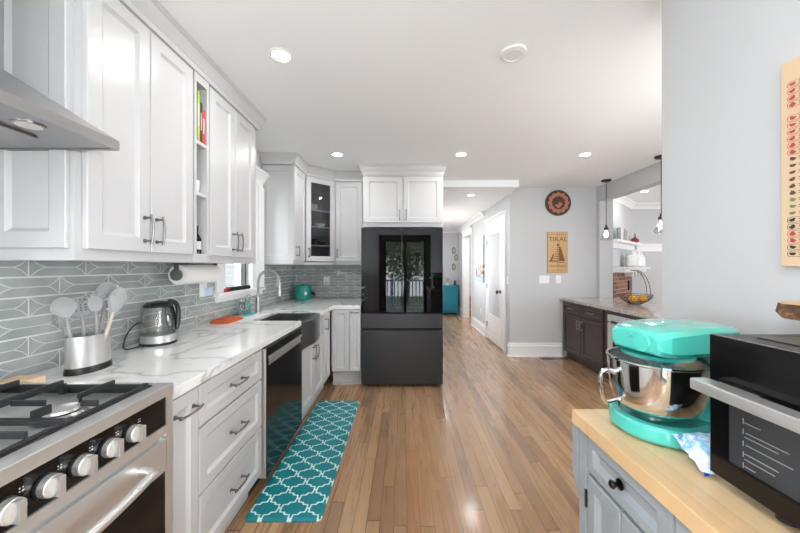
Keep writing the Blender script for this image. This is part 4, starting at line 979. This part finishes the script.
utensil('slotted_turner', 'grey turner with a grid of small holes in the crock', 'utensil', (-1.33, 1.35, .95), (-1.345, 1.33, 1.215), 'turner', .085, .085)
utensil('pasta_server', 'grey pasta server with claw-like fingers in the crock', 'utensil', (-1.29, 1.36, .95), (-1.275, 1.32, 1.245), 'fork', .06, .10)
utensil('spatula', 'pale grey spatula standing at the rear of the crock', 'utensil', (-1.32, 1.38, .95), (-1.325, 1.44, 1.272), 'turner2' if False else 'spoon', .082, .125)
utensil('mixing_spoon', 'light grey long spoon leaning toward the kettle, wooden handle', 'utensil', (-1.27, 1.33, .95), (-1.215, 1.38, 1.25), 'spoon', .062, .12, 'hwood')
utensil('whisk_spoon', 'small grey ladle half hidden behind the perforated turner', 'utensil', (-1.34, 1.30, .95), (-1.37, 1.28, 1.16), 'spoon', .04, .07)
# kettle
kc = Vector((-1.355, 1.775, .914)); t = thing('electric_kettle', 'glass and steel electric kettle with black lid on its base', 'kettle', kc)
q = MB(); q.lathe([(.082, .0005), (.086, .006), (.084, .012), (.05, .014)], kc, 40); obj('power_base', q, 'black', t)
q = MB(); q.lathe([(.082, .014), (.082, .05), (.074, .056), (.01, .056)], kc, 40); obj('heating_base', q, 'steelv', t)
q = MB(); q.lathe([(.076, .055), (.079, .09), (.074, .16), (.063, .205), (.060, .205), (.071, .16), (.076, .09), (.073, .057)], kc, 40, caps=(False, False)); obj('glass_body', q, 'glass', t)
q = MB(); q.lathe([(.064, .203), (.066, .215), (.055, .228), (.02, .234), (.002, .235)], kc, 40); q.box(kc.x-.02, kc.x+.01, kc.y-.085, kc.y-.05, kc.z+.203, kc.z+.222, .006); obj('lid', q, 'black', t)
q = MB(); hd = Vector((.35, .94, 0)).normalized(); s2 = Vector((hd.y, -hd.x, 0))
ring_o = [(.055, .228), (.085, .222), (.104, .19), (.108, .13), (.100, .075), (.082, .06)]
q.tube(smooth([kc+hd*r+Vector((0, 0, z)) for r, z in ring_o]), .0125, 12); obj('handle', q, 'black', t)
q = MB(); q.rings([[kc+hd*(r*math.cos(a))+s2*(r*math.sin(a))+Vector((0, 0, z)) for a in [-.8+1.6*i/12 for i in range(13)]] for r, z in ((.083, .055), (.082, .1), (.077, .16), (.066, .205))], closed_u=False, caps=(False, False)); obj('steel_spine', q, 'chrome', t)
q = MB(); q.tube(smooth([kc+Vector(p) for p in ((-.02, -.085, .012), (-.03, -.13, .006), (-.06, -.15, .008), (-.075, -.13, .05), (-.07, -.10, .10), (-.075, -.04, .12), (-.085, .0, .10))]), .0035, 8); obj('cord', q, 'black', t)
# cutting board corner at the range's far side
q = MB(); q.box(XL+.022, XL+.045, .80, 1.165, .942, 1.03, .003)
q = MB(); q.box(-1.40, -1.30, 1.11, 1.165, .9145, .945, .003); o = obj('wooden_board', q, 'butcher'); tag(rooted(o, (-1.38, 1.14, .9145)), 'corner of a pale wooden board on the worktop at the rear corner of the range', 'board')
# paper towels
t = thing('paper_towel_holder', 'dark paper towel holder mounted under the wall cabinet', 'holder', (-1.33, 1.95, 1.362)); px, pz = -1.345, 1.29
M['dgrey'] = plain('dark_grey_metal', (88, 90, 94), .4, .05)
q = MB(); q.box(px-.03, px+.03, 1.90, 1.97, 1.352, 1.3615, .003); q.box(px-.014, px+.014, 1.895, 1.903, pz-.01, 1.355, .003); obj('bracket', q, 'dgrey', t)
q = MB(); q.lathe([(.030, 1.888), (.034, 1.892), (.034, 1.905), (.01, 1.906)], (px, 0, pz), 32, ax='y'); obj('end_disc', q, 'dgrey', t)
q = MB(); q.cyl((px, 1.9, pz), (px, 2.29, pz), .008, n=12); q.box(px-.014, px+.014, 2.285, 2.293, pz-.01, 1.3615); obj('rod', q, 'dgrey', t)
q = MB(); q.lathe([(.012, 1.912), (.058, 1.912), (.060, 1.916), (.060, 2.268), (.058, 2.272), (.012, 2.272)], (px, 0, pz), 40, ax='y', caps=(False, False)); q.rings([[(px+.012*math.cos(a), y, pz+.012*math.sin(a)) for a in [2*PI*i/20 for i in range(20)]] for y in (1.912, 2.272)], caps=(False, False))
o = obj('paper_towel_roll', q, plain('white_paper', (240, 238, 234), .85, .02, 40, .2, 90)); tag(rooted(o, (px, 2.09, pz)), 'white roll of paper towels hanging under the wall cabinet', 'paper towels')
# window sill things
q = MB(); q.prism([(XL-.022, 2.69), (XL+.03, 2.69), (XL+.03, 3.05), (XL-.022, 3.05)], 1.131, 1.165, .006); o = obj('sill_tray', q, 'black'); tag(rooted(o, (XL+.0, 2.87, 1.131)), 'long low dark tray on the sill of the sink window', 'tray')
q = MB(); q.box(XL-.02, XL+.035, 2.60, 2.685, 1.131, 1.158, .002); o = obj('red_packet', q, 'redg'); tag(rooted(o, (XL+.01, 2.64, 1.131)), 'small red packet on the sill of the sink window', 'packet')
# soap set and cloth
t = thing('soap_tray', 'aqua tray behind the sink holding the soap bottles', 'tray', (-1.385, 2.80, .9145)); M['aqua'] = plain('aqua_glass', (96, 176, 170), .2, .05)
q = MB(); q.prism(rrect(-1.43, -1.335, 2.68, 2.90, .02), .9145, .922, .002); q.sweep(rrect(-1.43, -1.335, 2.68, 2.90, .02), [(0, .92), (-.004, .92), (-.004, .93), (0, .93)], -1, closed=True); obj('dish', q, 'aqua', t)
def soap(x, y, label, m_, h=.13):
    t = thing('soap_bottle', label, 'bottle', (x, y, .923), 'pump bottles behind the sink'); c = (x, y, .923)
    q = MB(); q.lathe([(.026, 0), (.03, .006), (.03, h*.62), (.022, h*.78), (.012, h*.86), (.012, h*.92)], c, 28); obj('body', q, m_, t)
    q = MB(); q.lathe([(.014, h*.9), (.014, h*1.02), (.004, h*1.03), (.004, h*1.25)], c, 16); q.tube([(x, y, .923+h*1.25), (x+.018, y, .923+h*1.27), (x+.034, y, .923+h*1.22)], .004, 8); obj('pump', q, 'nickel', t)
M['aquag'] = NG('tinted_soap').set(color=srgb(150, 214, 210), rough=.05, trans=.8, ior=1.4).m
soap(-1.385, 2.745, 'clear soap bottle with metal pump nearest the orange cloth', 'glass', .125); soap(-1.385, 2.84, 'aqua soap bottle with metal pump nearest the faucet', 'aquag')
q = MB(); q.prism(rrect(-1.44, -1.30, 2.38, 2.615, .015), .9145, .926, .003); q.prism(rrect(-1.435, -1.31, 2.385, 2.60, .015), .9262, .937, .003)
o = obj('folded_cloth', q, plain('burnt_orange_cloth', (196, 88, 34), .8, .1, 60, .4, 200)); tag(rooted(o, (-1.37, 2.5, .9145)), 'folded burnt-orange cloth on the worktop beside the soap bottles', 'cloth')
# teal cooker
p = Vector((-1.285, 4.12, .9145)); t = thing('rice_cooker', 'round teal countertop cooker in the back corner of the worktop', 'cooker', p); M['teal2'] = plain('deep_teal_plastic', (22, 140, 124), .3, .03)
q = MB(); q.lathe([(.085, 0), (.1, .01), (.108, .05), (.106, .12), (.1, .15)], p, 40); obj('body', q, 'teal2', t)
q = MB(); q.lathe([(.101, .151), (.103, .157), (.098, .185), (.07, .197), (.002, .2)], p, 40); obj('lid', q, 'teal2', t)
q = MB(); q.lathe([(.02, 0), (.02, .003), (.002, .004)], (0, 0, 0), 24); dv = Vector((.55, -.83, 0)).normalized(); q.bm.transform(Matrix.Translation(p+dv*.106+Vector((0, 0, .085))) @ dv.to_track_quat('Z', 'Y').to_matrix().to_4x4()); obj('round_emblem', q, 'mark', t)
q = MB(); q.tube([p+Vector((.1, .0, .09)), p+Vector((.135, .0, .08)), p+Vector((.14, .02, .06))], [.02, .018, .012], 10); obj('grip', q, 'black', t)
# books, bottle, cup in the open shelf
bz = 2.0385; BG = 'books on the top open shelf'
for y0, w, h, dpt_, col, lb in ((1.764, .022, .275, .20, (150, 190, 60), 'lime green book, tallest on the open shelf'), (1.788, .018, .22, .19, (52, 50, 52), 'black book between the green and red books on the open shelf'), (1.808, .026, .19, .185, (206, 70, 66), 'red book, shortest on the open shelf')):
    t = thing('book', lb, 'book', (-1.25, y0, bz), BG)
    q = MB(); q.box(XU-.01-dpt_, XU-.005, y0, y0+.003, bz, bz+h); q.box(XU-.01-dpt_, XU-.005, y0+w-.003, y0+w, bz, bz+h); q.box(XU-.008, XU-.003, y0, y0+w, bz, bz+h, .001); obj('cover', q, plain('book_cloth', col, .6, .05), t)
    q = MB(); q.box(XU-.01-dpt_+.004, XU-.009, y0+.003, y0+w-.003, bz+.003, bz+h-.003); obj('pages', q, 'ceramic', t)
    q = MB(); q.box(XU-.0032, XU-.0025, y0+w*.3, y0+w*.7, bz+h*.3, bz+h*.75); obj('title_strip', q, 'mark', t)
p = Vector((XU-.035, 1.80, 1.411)); t = thing('sauce_bottle', 'dark glass bottle with a pale label on the lowest open shelf', 'bottle', p)
q = MB(); q.lathe([(.025, 0), (.027, .004), (.027, .085), (.012, .115), (.011, .14)], p, 24); obj('body', q, 'blackgloss', t)
q = MB(); q.lathe([(.0275, .025), (.0275, .07)], p, 24, caps=(False, False)); obj('paper_label', q, 'mark', t)
q = MB(); q.lathe([(.013, .138), (.013, .158), (.002, .159)], p, 20); obj('cap', q, 'black', t)
p = Vector((XU-.05, 1.80, 1.754)); t = thing('white_cup', 'small white cup on the middle open shelf', 'cup', p)
q = MB(); q.lathe([(.02, 0), (.03, .02), (.033, .07), (.030, .07), (.027, .02), (.002, .01)], p, 24); obj('body', q, 'ceramic', t)
# dishes behind glass
DG = 'dishes in the glass corner cabinet'
M['darkdish'] = plain('dark_stoneware', (66, 62, 60), .4, .2, 40)
def dish(name, x, y, z, k, label, mat='ceramic'):
    q = MB()
    prof = {'bowl': [(.03, 0), (.035, .004), (.065, .035), (.07, .05), (.066, .05), (.03, .008), (.002, .008)],
            'cup': [(.028, 0), (.036, .01), (.038, .08), (.034, .08), (.032, .012), (.002, .01)],
            'plate': [(.05, 0), (.06, .003), (.1, .014), (.1, .018), (.058, .007), (.002, .006)]}[k]
    q.lathe(prof, (x, y, z), 28); o = obj(name, q, mat); tag(rooted(o, (x, y, z)), label, name.replace('_', ' '), DG)
gx, gy = -1.06, 3.98
for i in range(3): dish('serving_bowl', gx-.07, gy-.02, 2.0205+i*.016, 'bowl', ('white bowl at the bottom of the stack on the top glass-cabinet shelf', 'white bowl in the middle of the stack on the top glass-cabinet shelf', 'white bowl on top of the stack on the top glass-cabinet shelf')[i])
dish('cup', gx-.10, gy-.06, 1.8205, 'cup', 'white cup nearest the door hinge on the middle glass-cabinet shelf'); dish('serving_bowl', gx+.02, gy+.02, 1.8205, 'bowl', 'white bowl alone on the middle glass-cabinet shelf')
dish('stoneware_bowl', gx-.10, gy-.06, 1.6005, 'bowl', 'dark stoneware bowl nearest the sink on the lower glass-cabinet shelf', 'darkdish'); dish('stoneware_bowl', gx+.03, gy+.05, 1.6005, 'bowl', 'dark stoneware bowl nearest the refrigerator on the lower glass-cabinet shelf', 'darkdish')
dish('stoneware_cup', gx-.03, gy-.01, 1.6005, 'cup', 'dark stoneware cup between the two dark bowls', 'darkdish')
for i in range(2): dish('dinner_plate', gx-.03, gy, 1.3905+i*.008, 'plate', ('lower white plate on the floor of the glass cabinet', 'upper white plate on the floor of the glass cabinet')[i])
# ------------------------------------------------------------------ kitchen cart, right
t = thing('kitchen_cart', 'grey-blue kitchen cart with butcher block top, drawers and doors', 'cart', (.8, .5, 0)); CX = .535
q = MB(); q.box(CX+.018, 1.085, -.02, .968, .10, .858)
for y0, y1 in ((.934, .968), (.633, .644), (.333, .344), (-.02, .044)): q.box(CX-.002, CX+.018, y0, y1, .10, .858, .001)
q.box(CX, CX+.018, .044, .934, .10, .125); obj('body', q, 'cart', t)
q = MB(); q.box(.521, 1.09, -.06, .99, .86, .90, .003); obj('butcher_block_top', q, 'butcher', t, 'pale butcher block top')
for i, y0 in enumerate((.646, .346, .046)):
    L_ = .285
    d = obj('drawer', panel_mb((CX, y0, .748), Y1, Nn, L_, .105, s=.028, t=.018), 'cart', t)
    q = MB(); q.lathe([(.013, 0), (.013, .003), (.005, .005), (.005, .013), (.009, .016), (.0105, .021), (.007, .025), (.001, .026)], (0, 0, 0), 24); q.bm.transform(Matrix.Translation((CX, y0+L_/2, .803)) @ Matrix.Rotation(-PI/2, 4, 'Y')); obj('knob', q, plain('dark_bronze', (48, 44, 40), .3, 0, metal=1.0), d)
    for k in range(2):
        obj('door', panel_mb((CX, y0+k*(L_/2+.001), .128), Y1, Nn, L_/2-.002, .61, s=.034, t=.018), 'cart', t)
    q = MB(); q.box(CX-.004, CX, y0+L_-.001, y0+L_+.006, .64, .69); obj('hinge', q, 'black', t)
q = MB(); pr = [(.526, .855), (.526, .70), (.545, .62), (.60, .60), (1.05, .60), (1.05, .855)]
vs = [[(x, y, z) for x, z in pr] for y in (.972, .992)]; q.rings(vs); obj('side_rack', q, 'cart', t)
for x in (CX+.04, 1.05):
    for y in (.03, .93): q = MB(); q.box(x-.025, x+.025, y-.025, y+.025, 0, .1); obj('leg', q, 'cart', t)
# toaster oven
t = thing('countertop_oven', 'large black countertop oven with silver handle on the butcher block', 'oven', (.82, .4, .90)); OX, OY0, OY1 = .626, .13, .652
q = MB(); q.box(OX+.012, 1.0, OY0, OY1, .915, 1.203, .006); obj('body', q, 'black', t)
q = MB(); q.box(OX-.002, OX+.012, OY0, OY1, 1.112, 1.203, .002); obj('control_panel', q, 'blackgloss', t)
q = MB()
for a in ((OY0, OY1, .925, .965), (OY0, OY1, 1.075, 1.104), (OY1-.035, OY1, .965, 1.075), (OY0, OY0+.035, .965, 1.075)): q.box(OX, OX+.012, a[0], a[1], a[2], a[3])
od = obj('door', q, 'blackgloss', t)
q = MB(); q.box(OX+.003, OX+.008, OY0+.035, OY1-.035, .965, 1.075); obj('door_window', q, NG('smoked_oven_glass').set(color=srgb(58, 59, 61), rough=.08).m, od)
q = MB(); 
for z, y0, y1 in ((1.052, .60, .572), (1.034, .598, .53), (1.026, .60, .545), (1.012, .598, .525), (.995, .60, .545), (.985, .60, .55), (.972, .60, .58)): q.box(OX-.0005, OX+.0008, y1-.01, y0-.012, z, z+.0014)
for z in (1.055, 1.036, 1.014, .994, .974): q.box(OX-.0005, OX+.0008, .590, .5908, z-.005, z+.005)
q.bm.transform(Matrix.Translation((.0015, 0, 0))); obj('printed_guide', q, 'greyprint', od, smooth=False)
q = MB()
for z in (.99, 1.04): q.cyl((OX+.0025, OY0+.05, z), (OX+.0025, .50, z), .0012, n=6)
obj('rack_lines', q, 'nickel', od)
q = MB(); q.box(OX-.048, OX-.014, OY0+.0, OY1-.005, 1.094, 1.117, .004); q.box(OX-.02, OX+.002, OY1-.09, OY1-.02, 1.098, 1.113, .002); q.box(OX-.02, OX+.002, OY0+.02, OY0+.09, 1.098, 1.113, .002); obj('handle', q, 'steel', od, 'wide flat silver handle')
q = MB(); q.box(OX+.05, .97, OY0+.03, OY1-.04, 1.202, 1.2055, .002); obj('top_plate', q, 'darksteel', t)
for x in (OX+.04, .95):
    for y in (OY0+.04, OY1-.10): q = MB(); q.cyl((x, y, .9005), (x, y, .916), .016, n=16); obj('foot', q, 'black', t)
# ------------------------------------------------------------------ stand mixer
t = thing('stand_mixer', 'aqua stand mixer with a polished steel bowl on the butcher block', 'mixer', (.74, .86, .90)); mix_root = t; mc = Vector((.672, .86, 0))
def sup(cx, cy, a, b, e, n=56): return [(cx+math.copysign(abs(math.cos(t_))**e, math.cos(t_))*a, cy+math.copysign(abs(math.sin(t_))**e, math.sin(t_))*b) for t_ in [2*PI*i/n for i in range(n)]]
def base_out(k):
    out = []
    for i in range(64):
        a = 2*PI*i/64; ca, sa = math.cos(a), math.sin(a)
        if ca < 0: x = mc.x+ca*.112*k; y = mc.y+sa*.116*k
        else: x = mc.x + math.copysign(abs(ca)**.6, ca)*(.235)*k; y = mc.y+math.copysign(abs(sa)**.75, sa)*(.116-.022*ca)*k
        out.append((x, y))
    return out
q = MB(); q.rings([[(x, y, z) for x, y in base_out(k)] for k, z in ((.93, .904), (1.0, .912), (1.01, .926), (.98, .94), (.93, .946), (.80, .948), (.78, .942), (.02, .941))]); obj('base', q, 'teal', t)
q = MB()
for x, y in ((.61, .80), (.61, .92), (.86, .80), (.86, .92)): q.cyl((x, y, .9005), (x, y, .906), .014, n=14)
obj('rubber_feet', q, 'black', t)
q = MB(); rs = []
for z, x0, x1, w in ((.940, .755, .905, .104), (.955, .775, .902, .092), (.98, .792, .900, .078), (1.02, .803, .898, .068), (1.06, .800, .90, .066), (1.10, .785, .90, .072), (1.125, .78, .90, .078)):
    rs.append([(x, y, z) for x, y in sup((x0+x1)/2, .86, (x1-x0)/2, w, .6)])
q.rings(rs); obj('column', q, 'teal', t)
# head: stations along x
q = MB(); rs = []
for x, w, z0, z1 in ((.588, .066, 1.126, 1.168), (.594, .074, 1.120, 1.174), (.612, .086, 1.116, 1.180), (.65, .092, 1.114, 1.184), (.72, .093, 1.113, 1.187), (.78, .092, 1.113, 1.187), (.85, .088, 1.114, 1.185), (.885, .066, 1.118, 1.180), (.898, .038, 1.13, 1.166)):
    ch = .015; zm = (z0+z1)/2; c_ = [(-w, z0+.012), (-w+.012, z0), (w-.012, z0), (w, z0+.012), (w, z1-ch*.9), (w-ch, z1-.002), (w*.4, z1+.002), (-w*.4, z1+.002), (-w+ch, z1-.002), (-w, z1-ch*.9)]
    rs.append([(x, .86+a, b) for a, b in c_])
q.rings(rs); mh = obj('head', q, 'teal', t, ang=24)
q = MB(); q.lathe([(.024, 0), (.024, .005), (.022, .007), (.002, .008)], (0, 0, 0), 32); dv = Vector((-1, -.08, 0)).normalized(); q.bm.transform(Matrix.Translation((.589, .835, 1.146)) @ dv.to_track_quat('Z', 'Y').to_matrix().to_4x4()); q.cyl((.590, .868, 1.160), (.580, .868, 1.160), .005, n=12); obj('hub_cover', q, 'teal', mh)
q = MB(); q.lathe([(.088, 1.112), (.086, 1.104), (.078, 1.101), (.02, 1.10)], mc, 40); obj('planetary_ring', q, 'tealdark', t)
q = MB(); q.lathe([(.040, 1.101), (.040, 1.09), (.012, 1.085), (.012, 1.02)], mc, 24); obj('beater_shaft', q, 'nickel', t)
q = MB(); q.lathe([(.094, 1.113), (.112, 1.100), (.120, 1.096), (.120, 1.094), (.108, 1.098), (.09, 1.111)], mc, 48, caps=(False, False)); obj('splash_guard', q, 'clearplastic', t)
q = MB(); q.lathe([(.05, .9435), (.062, .945), (.064, .952), (.090, .960), (.108, .976), (.118, 1.0), (.123, 1.04), (.125, 1.09), (.129, 1.093), (.129, 1.097), (.122, 1.097), (.120, 1.04), (.114, 1.0), (.104, .980), (.08, .966), (.002, .958)], mc+Vector((-.004, 0, 0)), 64, sx=.93, sy=.93, caps=(True, True)); bw = obj('bowl', q, 'chrome', t, 'polished steel mixing bowl')
hv = Vector((-.97, .242, 0)).normalized(); pts = [(.116, 1.056), (.138, 1.061), (.154, 1.056), (.160, 1.04), (.160, 1.01), (.154, .984), (.138, .975), (.100, .985)]
q = MB(); q.tube(smooth([mc+hv*r+Vector((0, 0, z)) for r, z in pts]), .0068, 12); obj('handle', q, 'chrome', bw)
mix_root.scale = (.94, .94, 1); mix_root.location.x += .004; mix_root.location.y += .0165; mix_root.rotation_euler.z = math.radians(14)
# blue bag
def bagmat():
    g = NG('blue_film'); f = g.noise(scale=16, detail=4, dist=1); x, y, z = g.pos()
    c = g.ramp(f, [(.35, srgb(196, 214, 226)), (.48, srgb(110, 166, 208)), (.56, srgb(184, 208, 224)), (.62, srgb(70, 134, 192))])
    c = g.mix(g.math('LESS_THAN', g.math('ADD', z, g.math('MULTIPLY', y, .0)), .909), c, srgb(20, 60, 160)); g.set(color=c, rough=.2, coat=.4); return g.m
q = MB(); N_ = 14; rs = []
Aa, Bb, Cc, Dd = Vector((.603, .775, .958)), Vector((.675, .725, .968)), Vector((.572, .655, .9025)), Vector((.664, .66, .9025))
A0 = Vector((.622, .742, .952)); B0 = Vector((.69, .70, .975)); C0 = Vector((.628, .664, .903)); D0 = Vector((.70, .662, .93))
for i in range(N_+1):
    a = A0.lerp(C0, i/N_); b = B0.lerp(D0, i/N_)
    rs.append([a.lerp(b, j/N_)+Vector((-.010, -.010, .012))*math.sin(PI*j/N_)*math.sin(PI*i/N_)+Vector((random.uniform(-1, 1), random.uniform(-1, 1), random.uniform(-.5, 1)))*.0022 for j in range(N_+1)])
rs2 = [[p+Vector((.014, .016, -.004)) * (math.sin(PI*i/N_)*math.sin(PI*j/N_)+.12) for j, p in enumerate(r)] for i, r in enumerate(rs)]
q.rings(rs, closed_u=False, caps=(False, False)); q.rings(rs2, closed_u=False, caps=(False, False))
o = obj('plastic_bag', q, bagmat(), ang=60); tag(rooted(o, (.66, .70, .9025)), 'crumpled pale blue and white plastic bag between the mixer and the black oven', 'bag')
# ------------------------------------------------------------------ chart and live-edge shelf on the near wall
t = thing('wall_chart', 'parchment coloured chart with rows of small icons on the near wall', 'poster', (1.09, .6, 1.6)); M['parch'] = plain('parchment', (212, 184, 152), .7, .05, 3)
q = MB(); q.box(1.078, 1.0995, .33, .913, 1.34, 1.914, .002); obj('panel', q, 'parch', t)
IC = [plain('icon_red', (178, 70, 64), .6), plain('icon_brown', (92, 70, 60), .6), plain('icon_green', (110, 128, 84), .6), plain('icon_black', (44, 42, 42), .6)]
mk = [MB() for _ in IC]
rows = [0, 0, 0, 0, None, 0, 0, 0, 0, 0, 0, 1, 1, 1, 1, 1, 1, 2, 2, 2, 3, 3, 0, 0, 3, 3]
for r, c_ in enumerate(rows):
    if c_ is None: continue
    z = 1.845-.0188*r
    for col in range(3):
        y = .885-.19*col; b = mk[c_]
        if r < 11 or r > 19:
            b.sweep(rrect(y-.045, y+.012, z-.007, z+.007, .0068, 4), [(0, 0), (.0012, 0), (.0012, .0005), (0, .0005)], 1, closed=True) if False else None
            ring = rrect(y-.05, y+.012, z-.0075, z+.0075, .007, 4)
            b.tube([(1.0776, a, c2) for a, c2 in ring], .0006, 4, closed=True)
        bl = [(1.0772, y+.0075*math.cos(a)*(1+.3*math.sin(3*a+r)), z+.0052*math.sin(a)*(1+.3*math.cos(2*a+r))) for a in [2*PI*i/10 for i in range(10)]]
        b.poly(bl)
        mk[3].box(1.0772, 1.078, y-.045, y-.014, z+.001, z+.003); mk[1].box(1.0772, 1.078, y-.04, y-.014, z-.004, z-.0025)
q = MB()
for i, b in enumerate(mk):
    for f in b.bm.faces: f.material_index = i
    q.add(b)
obj('printed_pattern', q, IC, t, smooth=False)
def slabmat():
    g = NG('live_edge_bark'); f = g.noise(scale=26, detail=6, rough=.7); g.set(color=g.ramp(f, [(.32, srgb(50, 34, 26)), (.5, srgb(112, 78, 54)), (.62, srgb(168, 128, 92)), (.7, srgb(84, 60, 44))]), rough=.85); g.bump(f, .9, .02); return g.m
t = thing('live_edge_shelf', 'live-edge wooden slab shelf with rough bark on the near wall', 'shelf', (1.0, .5, 1.21))
out = [(1.097, .15)] + [(.985-.05*math.sin(PI*min(1, i/10))+.008*math.sin(i*1.7), .15+.60*i/18) for i in range(19)]
out = [(1.097, .12), (.96, .12)]+[(.915+.012*math.sin(i*1.3), .16+.58*i/16) for i in range(17)]+[(.928, .785), (.955, .815), (1.0, .835), (1.05, .84), (1.097, .835)]
q = MB(); q.mi = 0; q.rings([[(x+.012*(1-x), y-.006, 1.213) for x, y in out], [(x-.004, y+.003, 1.226) for x, y in out], [(x, y, 1.249) for x, y in out]], caps=(True, False)); obj('bark_edge', q, slabmat(), t)
q = MB(); q.rings([[(x, y, 1.249) for x, y in out], [(x+.004 if x < 1.09 else x, y-.003, 1.2505) for x, y in out]], caps=(False, True)); obj('top_face', q, plain('cut_wood', (206, 172, 136), .5, .1, 20), t)
